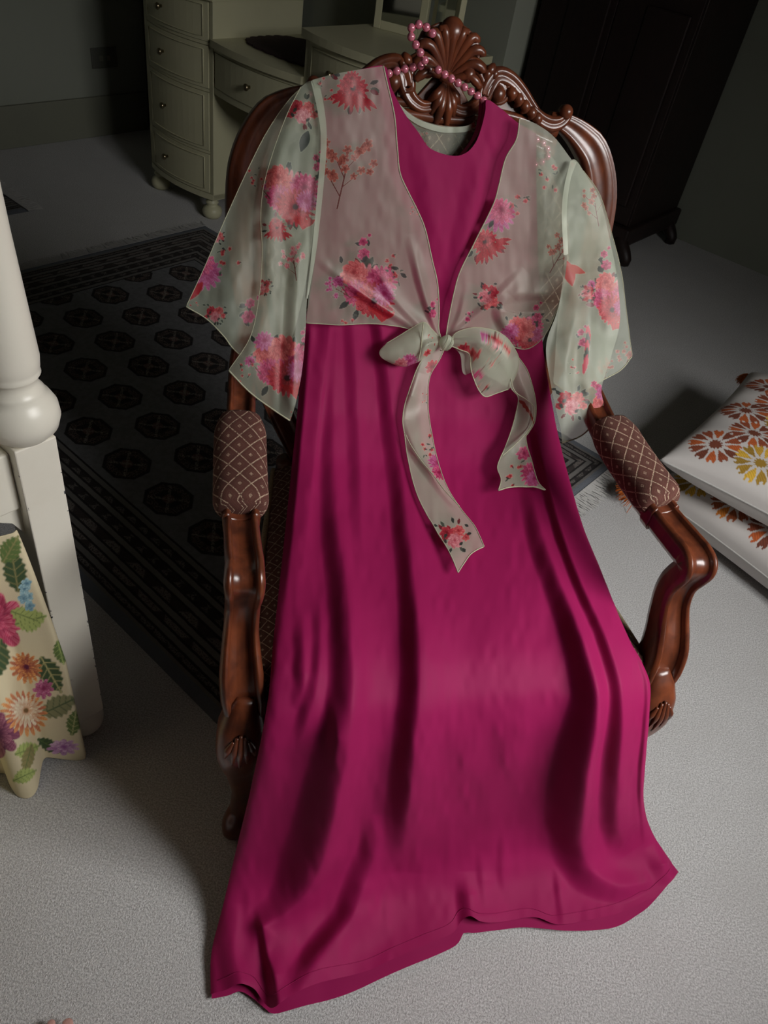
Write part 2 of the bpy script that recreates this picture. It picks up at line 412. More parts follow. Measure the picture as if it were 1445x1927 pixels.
def mat_rug():
    """Turkmen layout: rows of octagonal guls on a field, framed by narrow patterned borders (UV in metres)"""
    m, nt, b = new_mat('turkmen_rug_pile', rough=.95)
    u, v = uvxy(nt)
    LX, LY = 2.06, 1.50
    nz = noise(nt, 60, 3); fine = noise(nt, 240, 3)
    ex = u.min(LX - u); ey = v.min(LY - v); ed = ex.min(ey - 0.0)
    ED = ex.min(ey)
    # guls
    gu, gv = .185, .165
    a = (u / gu + .25); c = (v / gv + .5)
    row = c.floor(); au = a + (row._op('MODULO', 2)) * .5
    x = (au.frac() - .5).abs() * 2; y = (c.frac() - .5).abs() * 2
    oct_ = x.max(y) .max((x + y) * .70)
    g1 = 1.0 - oct_.step(.70, .74); g2 = 1.0 - oct_.step(.60, .63); g3 = 1.0 - oct_.step(.36, .40); g4 = 1.0 - oct_.step(.16, .20)
    spoke = ((x - y).abs().lt(.07)) * g2
    field = (.19, .192, .20); dk = (.016, .013, .013); mid = (.13, .092, .08); pale = (.30, .26, .22)
    cfield = mixc(nt, nz.step(.35, .7), field, (.15, .15, .158))
    k = mixc(nt, g1, cfield, dk)
    k = mixc(nt, g2 * fine.step(.42, .6), k, mid)
    k = mixc(nt, g3, k, dk)
    k = mixc(nt, g4 * .8, k, (.13, .07, .06))
    k = mixc(nt, spoke * fine.step(.4, .55) * .6, k, pale)
    # borders
    t = u + v; per = .05
    tri = ((u / per).frac() - .5).abs() + ((v / per).frac() - .5).abs()
    pat = tri.step(.42, .5) * fine.step(.35, .6)
    bord = mixc(nt, pat, (.030, .024, .024), (.16, .142, .13))
    wide = (1.0 - ED.step(.150, .152)) * ED.step(.065, .067)
    per2 = .10
    tri2 = ((u / per2).frac() - .5).abs() + ((v / per2).frac() - .5).abs()
    bord2 = mixc(nt, tri2.step(.44, .52) * fine.step(.33, .55), (.045, .034, .032), (.19, .165, .15))
    k = mixc(nt, 1.0 - ED.step(.235, .236), k, bord)
    k = mixc(nt, wide, k, bord2)
    for s in (.028, .065, .105, .150, .195, .235):
        w = (ED - s).abs()
        k = mixc(nt, 1.0 - w.step(.0055, .0075), k, (.17, .16, .15))
        k = mixc(nt, (1.0 - w.step(.012, .014)) * w.step(.0065, .008), k, dk)
    k = mixc(nt, (1.0 - ED.step(.026, .027)), k, (.14, .152, .175))
    setc(nt, b, k); bump(nt, b, fine + nz, .7, .003)
    return m
M['rug'] = mat_rug()

# ================================================================== the room
box_floor = box('floor', -6, 6, -4, 8, -.05, 0, M['carpet']); tag(box_floor, 'light grey cut-pile carpet covering the whole floor', 'floor', kind='structure')
def room_box(name, a0, a1, b0, b1, z0, z1, mat, parent=None, bev=0):
    o = box(name, a0, a1, b0, b1, z0, z1, mat, parent, bev)
    if parent is None: o.location = Vector(ROOM0); o.rotation_euler = (0, 0, ROOM_YAW)
    return o
def struct(o, label, cat): return tag(o, label, cat, kind='structure')
ZC = 2.6
struct(room_box('wall_left', -1.24, -1.12, -5.2, .62, 0, ZC, M['wall']), 'grey-green painted wall above the tall skirting board', 'wall')
struct(room_box('baseboard_left', -1.12, -1.10, -5.2, .50, 0, .185, M['baseboard'], bev=.004), 'tall painted skirting board along the grey-green wall', 'baseboard')
struct(room_box('wall_back', -1.12, .98, .50, .62, 0, ZC, M['wall']), 'grey-green painted wall behind the dressing table', 'wall')
struct(room_box('wall_return', .36, .48, .62, 2.0, 0, ZC, M['wall']), 'painted wall turning back into the dark recess beyond the dressing table', 'wall')
struct(room_box('wall_far', .36, WIN_A + .12, 2.0, 2.12, 0, ZC, M['wall']), 'painted wall behind the dark wardrobe', 'wall')
struct(room_box('ceiling', -1.24, WIN_A + .12, -5.2, 2.12, ZC, ZC + .1, M['ceiling']), 'plain painted ceiling of the bedroom', 'ceiling')
struct(room_box('wall_front', -1.24, WIN_A + .12, -5.32, -5.2, 0, ZC, M['wall']), 'painted wall behind the photographer', 'wall')
WR = empty('wall_right', ROOM0, ROOM_YAW); struct(WR, 'painted wall with the daylight window', 'wall')
box('wall_below_window', WIN_A, WIN_A + .12, WIN_B0, WIN_B1, 0, WIN_Z0, M['wall'], WR)
box('wall_above_window', WIN_A, WIN_A + .12, WIN_B0, WIN_B1, WIN_Z1, ZC, M['wall'], WR)
box('wall_panel', WIN_A, WIN_A + .12, -5.2, WIN_B0, 0, ZC, M['wall'], WR)
box('wall_panel', WIN_A, WIN_A + .12, WIN_B1, 2.0, 0, ZC, M['wall'], WR)
W1 = empty('window_1', rw(WIN_A, WIN_B0, WIN_Z0), ROOM_YAW); struct(W1, 'white casement window giving the daylight', 'window')
ww, wh = WIN_B1 - WIN_B0, WIN_Z1 - WIN_Z0
for nm, x in (('window_frame', (0, .05)), ('window_frame', (ww - .05, ww)), ('window_frame', (ww / 2 - .02, ww / 2 + .02))):
    box(nm, .05, .10, x[0], x[1], 0, wh, M['cream_bed'], W1)
box('window_sill', .0, .12, 0, ww, -.0, .03, M['cream_bed'], W1); box('window_frame', .05, .10, 0, ww, wh - .05, wh, M['cream_bed'], W1)
box('window_pane', .07, .076, .05, ww / 2 - .02, .03, wh - .05, M['glass'], W1); box('window_pane', .07, .076, ww / 2 + .02, ww - .05, .03, wh - .05, M['glass'], W1)

# ================================================================== rugs
rug = empty('patterned_rug', rw(.03, -1.57, 0), ROOM_YAW)
tag(rug, 'large dark hand-knotted rug with rows of octagon medallions under the armchair', 'rug')
def rug_mesh(name, lx, ly, th, nx, ny, seed):
    rng = np.random.default_rng(seed)
    x = np.linspace(0, lx, nx); y = np.linspace(0, ly, ny); Xg, Yg = np.meshgrid(x, y, indexing='ij')
    Z = th + .0012 * np.sin(Xg * 9 + 1) * np.sin(Yg * 11) + .0006 * rng.standard_normal(Xg.shape)
    edge = np.minimum(np.minimum(Xg, lx - Xg), np.minimum(Yg, ly - Yg)); Z = np.where(edge < 1e-6, .0008, Z)
    return np.stack([Xg, Yg, Z], -1), np.stack([Xg, Yg], -1)
P, UV = rug_mesh('rug', 2.06, 1.50, .005, 160, 120, 1)
grid_obj('pile', P, M['rug'], rug, uv=UV, flip=True)
def fringe(parent, x, y0, y1, sgn, n, seed, L=.05):
    rng = random.Random(seed); V = []; F = []
    for i in range(n):
        y = y0 + (y1 - y0) * (i + rng.random()) / n; l = L * rng.uniform(.6, 1.2); dy = rng.uniform(-.02, .02); w = .0012
        k = len(V); pts = [(0, 0, .006), (.35, dy * .2, .004), (.7, dy * .6, .0035), (1, dy, .002)]
        for (t, d, z) in pts:
            V += [(x + sgn * l * t, y + d - w, z), (x + sgn * l * t, y + d, z + .0018), (x + sgn * l * t, y + d + w, z)]
        for j in range(3):
            for q in range(2): a = k + j * 3 + q; F.append((a, a + 1, a + 4, a + 3))
    o = link('fringe', raw_mesh('fringe', V, F), M['fringe'], parent); tag(o, kind='stuff'); return o
fringe(rug, 2.055, 0, 1.5, 1, 700, 3, .06); fringe(rug, .005, 0, 1.5, -1, 700, 4, .05)
rug2 = empty('small_rug', rw(-.424, -.615), ROOM_YAW + math.pi / 2)
tag(rug2, 'small dark patterned rug with a pale fringe lying near the skirting board', 'rug')
P, UV = rug_mesh('rug2', .62, .55, .008, 40, 40, 2)
grid_obj('pile', P - np.array([.62, 0.0, 0]), M['rug'], rug2, uv=UV, flip=True)
fringe(rug2, -.005, 0, .55, 1, 260, 5, .06)
# ================================================================== dressing table
DT = empty('dressing_table', rw(0, 0), ROOM_YAW)
tag(DT, 'cream painted twin-pedestal dressing table with bow-fronted drawers and bun feet', 'dressing table')
def bow(name, a0, a1, depth, z0, z1, mat, parent, back, rise=.035, bev=.004):
    """board with a bowed front edge: plan curve from a0 to a1, front at depth, back at 'back'"""
    t = np.linspace(-1, 1, 13); xs = (a0 + a1) / 2 + t * (a1 - a0) / 2; ys = depth - rise * (1 - t ** 2)
    poly = [(x, y, z0) for x, y in zip(xs, ys)] + [(a1, back, z0), (a0, back, z0)]
    o = prism(name, poly, (0, 0, z1 - z0), mat, parent, 0); return o
bun = [(.0, 0), (.030, 0), (.040, .012), (.043, .028), (.038, .044), (.026, .052), (.022, .058), (.028, .064), (.028, .070), (.020, .076), (.020, .09), (0, .09)]
KNOB = [(0, 0), (.006, 0), (.005, .008), (.011, .013), (.013, .019), (.010, .025), (0, .027)]
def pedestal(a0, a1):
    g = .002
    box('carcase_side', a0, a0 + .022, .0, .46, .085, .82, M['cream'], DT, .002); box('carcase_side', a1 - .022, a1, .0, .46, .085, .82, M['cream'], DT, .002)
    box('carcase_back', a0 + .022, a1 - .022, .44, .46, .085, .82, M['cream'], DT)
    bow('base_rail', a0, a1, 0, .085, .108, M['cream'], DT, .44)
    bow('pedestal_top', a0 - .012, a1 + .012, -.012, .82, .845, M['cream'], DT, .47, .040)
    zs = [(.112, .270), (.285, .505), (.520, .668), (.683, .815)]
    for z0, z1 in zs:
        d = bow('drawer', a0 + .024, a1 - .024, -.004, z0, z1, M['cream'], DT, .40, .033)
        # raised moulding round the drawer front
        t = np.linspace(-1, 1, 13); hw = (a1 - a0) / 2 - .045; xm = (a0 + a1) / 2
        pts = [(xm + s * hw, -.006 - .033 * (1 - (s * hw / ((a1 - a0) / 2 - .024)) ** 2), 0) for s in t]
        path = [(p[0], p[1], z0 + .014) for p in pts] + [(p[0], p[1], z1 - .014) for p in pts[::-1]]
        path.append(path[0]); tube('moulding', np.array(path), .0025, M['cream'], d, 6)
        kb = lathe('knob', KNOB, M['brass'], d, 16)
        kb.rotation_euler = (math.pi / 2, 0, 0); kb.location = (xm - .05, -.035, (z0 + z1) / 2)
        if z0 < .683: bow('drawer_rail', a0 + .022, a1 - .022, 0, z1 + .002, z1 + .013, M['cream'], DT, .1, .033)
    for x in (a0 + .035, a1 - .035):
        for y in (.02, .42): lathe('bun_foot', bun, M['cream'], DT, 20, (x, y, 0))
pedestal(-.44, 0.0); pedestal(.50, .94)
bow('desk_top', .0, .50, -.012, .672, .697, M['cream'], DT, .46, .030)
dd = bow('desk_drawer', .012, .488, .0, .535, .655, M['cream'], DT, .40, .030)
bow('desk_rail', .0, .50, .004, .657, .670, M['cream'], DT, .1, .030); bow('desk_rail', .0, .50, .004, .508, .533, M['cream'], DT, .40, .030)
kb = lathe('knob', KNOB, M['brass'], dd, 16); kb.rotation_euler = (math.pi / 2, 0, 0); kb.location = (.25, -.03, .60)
# winged mirror standing on the right pedestal and desk back
MR = empty('dressing_mirror', rw(0, 0, .845), ROOM_YAW)
tag(MR, 'cream framed upright mirror standing on the dressing table', 'mirror')
def mframe(p0, p1, h, w=.028, t=.022):
    p0 = np.array(p0, float); p1 = np.array(p1, float); d = (p1 - p0); L = np.linalg.norm(d); d /= L; n = np.array([-d[1], d[0]])
    def bar(nm, s0, s1, z0, z1, mat, tt=t):
        q = [(*(p0 + d * s0), z0), (*(p0 + d * s1), z0), (*(p0 + d * s1 + n * tt), z0), (*(p0 + d * s0 + n * tt), z0)]
        prism(nm, q, (0, 0, z1 - z0), mat, MR, .002 if mat is M['cream'] else 0)
    bar('mirror_stile', 0, w, 0, h, M['cream']); bar('mirror_stile', L - w, L, 0, h, M['cream'])
    bar('mirror_rail', w, L - w, .0, w, M['cream']); bar('mirror_rail', w, L - w, h - w, h, M['cream']); bar('mirror_glass', w, L - w, w, h - w, M['mirror'], .010)
mframe((.53, .30), (.72, .36), .55)
mframe((.735, .37), (.90, .30), .55)
mt = empty('lace_mat', rw(.20, .20, .698), ROOM_YAW)
rng = random.Random(4); n = 72; poly = []
for i in range(n):
    a = 2 * math.pi * i / n; r = 1 + .05 * abs(math.sin(a * 12)); e = 3.2
    cx_, sx_ = math.cos(a), math.sin(a); k = (abs(cx_) ** e + abs(sx_) ** e) ** (-1 / e)
    poly.append((.222 * k * cx_ * r, .155 * k * sx_ * r, 0))
bpy.data.objects.remove(mt)
mt = prism('lace_mat', poly, (0, 0, .006), M['lace']); mt.location = Vector(rw(.25, .235, .6985)); mt.rotation_euler = (0, 0, ROOM_YAW)
tag(mt, 'dark burgundy lace mat with scalloped edge lying on the desk top', 'mat')

# dark cloth hanging in the gap beside the table
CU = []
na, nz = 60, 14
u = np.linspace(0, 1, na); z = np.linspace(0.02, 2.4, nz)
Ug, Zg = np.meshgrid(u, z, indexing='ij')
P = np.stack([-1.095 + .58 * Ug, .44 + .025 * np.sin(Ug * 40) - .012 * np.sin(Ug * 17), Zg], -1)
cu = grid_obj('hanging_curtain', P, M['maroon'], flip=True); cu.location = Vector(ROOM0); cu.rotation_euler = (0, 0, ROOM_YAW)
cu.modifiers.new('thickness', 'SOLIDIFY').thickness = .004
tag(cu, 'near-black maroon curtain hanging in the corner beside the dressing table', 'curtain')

# ================================================================== wardrobe
WD = empty('wardrobe', rw(1.257, 1.42), ROOM_YAW); tag(WD, 'tall near-black wooden wardrobe on carved feet in the dark recess', 'wardrobe')
wb = M['wood_black']
box('wardrobe_body', -.74, 0.0, .02, .55, .09, 2.1, wb, WD, .004); box('wardrobe_door', -.37, -.004, -.004, .02, .16, 2.02, wb, WD, .003)
for x0 in (-.235, -.60):
    box('door_panel', x0, x0 + .20, -.016, -.003, .24, 1.0, wb, WD, .008); box('door_panel', x0, x0 + .20, -.016, -.003, 1.08, 1.92, wb, WD, .008)
box('wardrobe_door', -.74, -.374, -.004, .02, .16, 2.02, wb, WD, .003)
box('base_moulding', -.74, .03, -.03, .55, .07, .155, wb, WD, .01); box('cornice', -.74, .03, -.03, .55, 2.06, 2.13, wb, WD, .012)
for x, y in ((-.01, 0.0), (-.01, .5)):
    sc = np.array([(x, y, .09), (x + .02, y - .015, .075), (x + .055, y - .03, .05), (x + .075, y - .035, .022), (x + .055, y - .03, .012)])
    tube('carved_foot', line(sc, 14), .035, wb, WD, 10, scale=np.linspace(1.1, .62, 14))
box('carved_foot', -.73, -.66, 0.0, .07, 0, .09, wb, WD, .012); box('carved_foot', -.73, -.66, .45, .52, 0, .09, wb, WD, .012)

# ================================================================== bed
BD = empty('bed', rw(1.805, -1.757), ROOM_YAW); tag(BD, 'cream painted four-poster bed with a turned post and chipped square leg', 'bed')
cb = M['cream_bed']
m, nt, b_ = new_mat('chipped_cream_paint', (.86, .82, .71), .33)
x, y, z = objxyz(nt)
chip = noise(nt, 95, 3, .6); edge = ((x.abs() - .0300).abs().max((y.abs() - .0300).abs())).lt(.0028) * z.lt(.70)
cc_ = mixc(nt, noise(nt, 7, 5, .6).step(.45, .8) * .4, (.86, .82, .71), (.74, .68, .56))
cc_ = mixc(nt, noise(nt, 30, 3).step(.68, .74) * .35, cc_, (.42, .36, .26))
setc(nt, b_, mixc(nt, edge * chip.step(.60, .63), cc_, (.03, .03, .04)))
blk = box('square_leg', -.030, .030, -.030, .030, .052, .713, m, BD, .0022)
lathe('bun_foot', [(0, 0), (.028, 0), (.036, .008), (.039, .022), (.036, .036), (.030, .044), (.032, .050), (.030, .056), (0, .056)], cb, BD, 28)
ball = [(0, .708), (.024, .710), (.036, .716), (.047, .728), (.0515, .744), (.050, .760), (.043, .774), (.036, .781), (.037, .784), (.034, .788), (.030, .796), (.030, .803), (.034, .808), (.036, .811), (.034, .814), (.036, .820), (.0375, .835), (.0345, .90), (.0300, 1.00), (.0265, 1.12), (.024, 1.25), (.025, 1.40), (0, 1.42)]
lathe('turned_post', ball, cb, BD, 40)
# side rail running back from the post, with a small shaped bracket
box('side_rail', -.020, .012, -2.0, -.030, .60, .70, cb, BD, .003)
br = [(-.012, -.030, .60), (-.012, -.030, .545), (-.012, -.045, .575), (-.012, -.075, .595), (-.012, -.11, .60)]
prism('rail_bracket', br, (.018, 0, 0), cb, BD)
box('end_rail', -1.4, -.030, -.014, .014, .60, .70, cb, BD, .003)
box('mattress', -1.4, -.04, -2.0, -.04, .66, .86, cb, BD, .03, 3)

# ------------------------------------------------------------------ print painter
class Paint:
    def __init__(s, pts, base):
        s.p = np.asarray(pts, float).reshape(-1, 2); s.c = np.tile(np.asarray(base, float), (len(s.p), 1)); s.a = np.zeros(len(s.p))
    def near(s, c, R):
        d = s.p - np.asarray(c, float); i = np.nonzero((np.abs(d[:, 0]) < R) & (np.abs(d[:, 1]) < R))[0]; return i, d[i]
    def put(s, i, m, col, a=1.0):
        m = np.clip(m, 0, 1)[:, None] * a; s.c[i] = s.c[i] * (1 - m) + np.asarray(col) * m; s.a[i] = np.maximum(s.a[i], m[:, 0])
    def flower(s, c, R, cols, n=14, layers=4, rot=0.0, round_=.38, sq=1.0, tilt=0.0, swirl=0.0, a=1.0, heart=None):
        i, d = s.near(c, R * 1.25 / min(sq, 1))
        if not len(i): return
        ct, st = math.cos(tilt), math.sin(tilt); x = d[:, 0] * ct + d[:, 1] * st; y = (-d[:, 0] * st + d[:, 1] * ct) / sq
        r = np.hypot(x, y) / R; th = np.arctan2(y, x) + rot + swirl * r
        dark, mid, light = [np.asarray(k) for k in cols]
        for l in range(layers):
            rad = 1.0 - l * (.80 / layers); nn = max(5, n - 2 * l)
            f = (th / (2 * math.pi) * nn + .5 * (l % 2) + .13 * l) % 1.0 - .5; cell = np.floor(th / (2 * math.pi) * nn + .5 * (l % 2) + .13 * l)
            jit = .10 * np.sin(cell * 12.9898 + l * 3.1)
            e = rad * (1 - round_ * np.abs(2 * f) ** 2.2 + jit); k = r / np.maximum(e, 1e-3)
            msk = np.clip((e - r) / .05, 0, 1)
            rnd = (np.sin(cell * 78.233 + l * 37.7 + R * 5.1) * 43758.5453) % 1.0
            sh = np.clip(np.clip(k, 0, 1) ** 1.3 * (.45 + .75 * rnd), 0, 1); col = dark * (1 - sh)[:, None] + mid * sh[:, None]
            vein = np.clip(.5 + .35 * np.cos(f * 2 * math.pi * 4 + cell) + .35 * np.cos(f * 2 * math.pi * 9 + 2 * cell + 5 * k), 0, 1) * np.clip((k - .35) * 2, 0, 1) * (.25 + .6 * rnd)
            col = col * (1 - vein[:, None]) + light * vein[:, None]
            gap = np.clip((np.abs(f) - .37) / .10, 0, 1) * (.55 + .4 * rnd); col = col * (1 - gap[:, None]) + dark * gap[:, None]
            s.put_var(i, msk * a, col)
        if heart is not None: s.put(i, np.clip((.17 - r) / .05, 0, 1), heart, a)
    def put_var(s, i, m, col):
        m = np.clip(m, 0, 1)[:, None]; s.c[i] = s.c[i] * (1 - m) + col * m; s.a[i] = np.maximum(s.a[i], m[:, 0])
    def leaf(s, c, L, W, ang, col, vein=None, a=1.0, serr=0.0):
        i, d = s.near(c, L * 1.05)
        if not len(i): return
        x = (d[:, 0] * math.cos(ang) + d[:, 1] * math.sin(ang)) / L; y = (-d[:, 0] * math.sin(ang) + d[:, 1] * math.cos(ang)) / W
        e = np.sin(np.clip(x, 0, 1) * math.pi) ** .8 * (1 - .25 * x) + serr * np.sin(x * 46) * .08
        msk = np.clip((e - np.abs(y)) / .12, 0, 1) * (x > 0) * (x < 1); s.put(i, msk, col, a)
        if vein is not None:
            v = np.clip(1 - np.abs(y) / .09, 0, 1); q = np.abs(((x * 6 - np.abs(y) * 1.1) % 1) - .5); v = np.maximum(v, np.clip(1 - (.5 - q) / .13, 0, 1) * .8)
            s.put(i, msk * v, vein, a)
    def stroke(s, p0, p1, w, col, a=1.0):
        p0 = np.asarray(p0, float); p1 = np.asarray(p1, float); c = (p0 + p1) / 2; L = np.linalg.norm(p1 - p0)
        i, d = s.near(c, L / 2 + 2 * w)
        if not len(i): return
        u = (p1 - p0) / max(L, 1e-6); t = np.clip(d @ u, -L / 2, L / 2); dist = np.linalg.norm(d - t[:, None] * u, axis=1)
        s.put(i, np.clip((w - dist) / (.5 * w) , 0, 1), col, a)
    def rgba(s): return np.concatenate([s.c, s.a[:, None]], 1)
RED = (lin(120, 8, 30), lin(205, 25, 55), lin(240, 110, 120)); MAG = (lin(140, 10, 70), lin(225, 40, 110), lin(245, 150, 190))
COR = (lin(165, 30, 45), lin(232, 85, 90), lin(250, 165, 160)); PUR = (lin(165, 30, 95), lin(212, 85, 150), lin(228, 165, 210)); ROS = (lin(190, 70, 90), lin(235, 135, 145), lin(250, 200, 200))
LEAFD = lin(52, 62, 58); LEAFM = lin(80, 92, 80); TWIG = lin(110, 50, 45); BRN = (lin(120, 45, 35), lin(190, 95, 75), lin(230, 160, 140))
def sprig(P, c, s, ang, seed, cols=BRN, n=9):
    """twig with small blossoms"""
    rg = random.Random(seed); c = np.asarray(c, float); u = np.array([math.cos(ang), math.sin(ang)]); v = np.array([-u[1], u[0]])
    P.stroke(c, c + u * s * .55, .016 * s + .5, TWIG)
    for k in range(4):
        b0 = c + u * s * (.18 + .14 * k); sd = 1 if k % 2 else -1; e = b0 + u * s * .34 + v * s * sd * (.30 - .03 * k)
        P.stroke(b0, e, .011 * s + .4, TWIG)
        for j in range(n // 3):
            q = b0 + (e - b0) * (.55 + .25 * j) + v * s * rg.uniform(-.07, .07) + u * s * rg.uniform(-.05, .08)
            P.flower(q, s * rg.uniform(.055, .09), cols, 5, 2, rg.random() * 6, .5)
    for j in range(3): P.flower(c + u * s * (.6 + .14 * j) + v * s * rg.uniform(-.08, .08), s * .075, cols, 5, 2, rg.random() * 6, .5)
def buds(P, c, s, ang, seed, cols=MAG):
    rg = random.Random(seed); c = np.asarray(c, float); u = np.array([math.cos(ang), math.sin(ang)]); v = np.array([-u[1], u[0]])
    for k in range(6): P.leaf(c + u * s * rg.uniform(-.3, .45) + v * s * rg.uniform(-.2, .2), s * .32, s * .10, rg.random() * 6.3, LEAFD)
    P.flower(c + u * s * .05, s * .27, cols, 6, 3, rg.random(), .25); P.flower(c + u * s * .55 - v * s * .12, s * .2, cols, 6, 2, rg.random(), .25); P.flower(c + u * s * .85 + v * s * .1, s * .1, cols, 5, 2, 0, .3)
def tiny(P, c, s, seed):
    rg = random.Random(seed); c = np.asarray(c, float)
    for k in range(9):
        q = c + np.array([rg.uniform(-.5, .5), rg.uniform(-.7, .7)]) * s
        if k % 3: P.flower(q, s * .13, COR, 5, 1, rg.random() * 6, .5)
        else: P.leaf(q, s * .3, s * .07, rg.random() * 6.3, LEAFM)
        if k % 2: P.leaf(q, s * .22, s * .05, rg.random() * 6.3, LEAFD)
def bouquet(P, c, s, rot, seed, kind=0):
    """cluster of dahlias and peonies with buds and leaves"""
    rg = random.Random(seed); c = np.asarray(c, float); R = np.array([[math.cos(rot), -math.sin(rot)], [math.sin(rot), math.cos(rot)]])
    at = lambda x, y: c + R @ (np.array([x, y]) * s)
    for k in range(9): 
        t = rg.uniform(0, 6.3); P.leaf(at(.55 * math.cos(t), .55 * math.sin(t)), s * .34, s * .10, t + rot + rg.uniform(-.5, .5), (LEAFD, LEAFM, lin(120, 40, 50))[k % 3])
    if kind == 0:
        for k in range(7): P.leaf(at(-.75 + .25 * k, -.55 + .12 * math.sin(k * 2.1)), s * .22, s * .07, rot - 1.9 + .4 * k, LEAFD)
        P.flower(at(-.05, -.12), s * .62, ROS, 20, 3, rg.random(), .3); P.flower(at(.05, .05), s * .55, COR, 18, 4, rg.random(), .35)
        P.flower(at(-.42, -.38), s * .35, COR, 10, 6, rg.random(), .25, swirl=.9); P.flower(at(.30, -.30), s * .42, MAG, 18, 5, rg.random(), .35); P.flower(at(-.28, .12), s * .38, MAG, 20, 5, rg.random(), .4)
        P.flower(at(.18, .24), s * .52, RED, 22, 6, rg.random(), .42, heart=lin(60, 0, 25)); P.flower(at(.42, .02), s * .3, PUR, 18, 3, rg.random(), .4, a=.85)
        for k in range(6): P.leaf(at(.05 + .14 * k, .42), s * .38, s * .08, rot + .5 + .35 * k, lin(205, 40, 50), lin(150, 20, 40))
        P.flower(at(-.80, -.10), s * .16, PUR, 9, 2, 0, .4); P.stroke(at(-.8, -.1), at(-.5, .2), s * .02, TWIG)
    elif kind == 1:
        P.flower(at(0, 0), s * .55, RED, 16, 5, rg.random(), .45, heart=lin(70, 0, 25)); 
        for k in range(9): P.leaf(at(-.3 + .09 * k, .2), s * .6, s * .10, rot + 2.5 - .24 * k, lin(190, 25, 45), lin(130, 10, 35))
        P.flower(at(-.1, -.32), s * .3, RED, 12, 3, .3, .4)
    else:
        P.flower(at(-.25, -.2), s * .34, RED, 7, 4, rg.random(), .25, swirl=1.2); P.flower(at(.28, -.18), s * .30, COR, 7, 4, rg.random(), .25, swirl=1.2); P.flower(at(.02, .22), s * .36, ROS, 8, 4, rg.random(), .25, swirl=1.4)
        P.flower(at(-.5, .15), s * .2, RED, 6, 3, 0, .3); P.flower(at(.55, .15), s * .2, COR, 6, 3, 0, .3)
        for k in range(7): P.leaf(at(.6 * math.cos(k), .6 * math.sin(k * 1.7)), s * .26, s * .09, k * 1.1, LEAFD)
# ------------------------------------------------------------------ bed valance
def proj(P):
    d = np.asarray(P, float) - CAM; k = d @ FWD; u = d @ RGT / k * FOC; w = d @ DWN / k * FOC
    return np.stack([CX + u * math.cos(ROLL) - w * math.sin(ROLL), CY + u * math.sin(ROLL) + w * math.cos(ROLL)], -1)
hem = [(1.868, -1.792), (1.874, -1.800), (1.862, -1.818), (1.846, -1.842), (1.838, -1.856), (1.852, -1.872), (1.872, -1.892), (1.876, -1.910), (1.862, -1.924), (1.832, -1.924),
       (1.806, -1.918), (1.798, -1.935), (1.812, -1.965), (1.85, -1.99), (1.868, -2.015), (1.85, -2.04), (1.81, -2.05), (1.80, -2.08), (1.83, -2.12), (1.868, -2.15), (1.85, -2.19), (1.81, -2.21), (1.82, -2.26), (1.86, -2.30)]
nh, nz = 420, 300
H = line(hem, nh); tt = np.linspace(0, 1, nz)
top = np.stack([1.826 + .35 * (H[:, 0] - 1.835), np.linspace(-1.80, -2.30, nh) * .5 + H[:, 1] * .5 - .012], 1)
Pv = np.zeros((nz, nh, 3)); 
for k, t in enumerate(tt):
    f = min(1.0, t / .5) ** .8; q = top * (1 - f) + H * f; z = .585 * (1 - t) + .012 * t + .012 * np.sin(H[:, 1] * 60) * t
    Pv[k] = ROOM0 + q[:, :1] * E1 + q[:, 1:] * E2 + np.stack([0 * z, 0 * z, z], 1)
PX = proj(Pv.reshape(-1, 3))
pt = Paint(PX, lin(222, 208, 172))
GRN = lin(96, 118, 62); GRND = lin(62, 84, 52); GRNL = lin(176, 190, 110); OLV = lin(150, 140, 90)
def vleaf(x, y, L, W, ang, c, v): pt.leaf((x, y), L, W, math.radians(ang), c, v, serr=1.0)
pt.flower((-12, 1170), 62, (lin(120, 20, 60), lin(215, 60, 100), lin(245, 150, 170)), 9, 4, .3, .3); pt.flower((-5, 1380), 45, (lin(90, 30, 70), lin(150, 70, 100), lin(200, 140, 150)), 9, 3, .3, .3)
vleaf(35, 1115, 85, 26, -100, GRND, OLV); vleaf(5, 1060, 60, 24, -60, GRN, OLV); vleaf(28, 1175, 62, 26, -15, GRNL, GRN); vleaf(20, 1150, 55, 20, 20, GRNL, GRN)
for (x, y) in ((46, 1108), (54, 1122), (44, 1126), (56, 1140), (50, 1098)): pt.flower((x, y), 11, (lin(90, 130, 150), lin(150, 195, 205), lin(200, 230, 230)), 5, 2, x, .35)
vleaf(0, 1200, 80, 26, 95, GRND, OLV); vleaf(76, 1235, 80, 24, 60, GRND, lin(200, 190, 130)); vleaf(108, 1205, 48, 16, 75, GRN, GRNL)
vleaf(76, 1345, 78, 24, -25, lin(140, 140, 100), GRND); vleaf(70, 1390, 55, 14, 30, GRND, GRN); vleaf(135, 1385, 52, 17, -80, GRN, lin(200, 195, 140)); vleaf(28, 1420, 50, 18, -20, GRNL, GRN); vleaf(60, 1400, 60, 14, 105, OLV, GRN); vleaf(24, 1470, 50, 16, -25, GRNL, GRN)
OR_ = (lin(120, 35, 60), lin(215, 120, 60), lin(245, 195, 120)); WH_ = (lin(190, 70, 60), lin(225, 150, 80), lin(245, 235, 205))
pt.flower((50, 1255), 34, OR_, 16, 3, .2, .45, tilt=.6, sq=.85, heart=lin(90, 20, 60)); pt.flower((47, 1340), 44, (lin(150, 40, 80), lin(230, 140, 70), lin(250, 200, 130)), 22, 2, .1, .45); pt.flower((49, 1337), 31, (lin(200, 130, 80), lin(240, 225, 190), lin(250, 245, 225)), 20, 3, .1, .45, heart=lin(120, 90, 50))
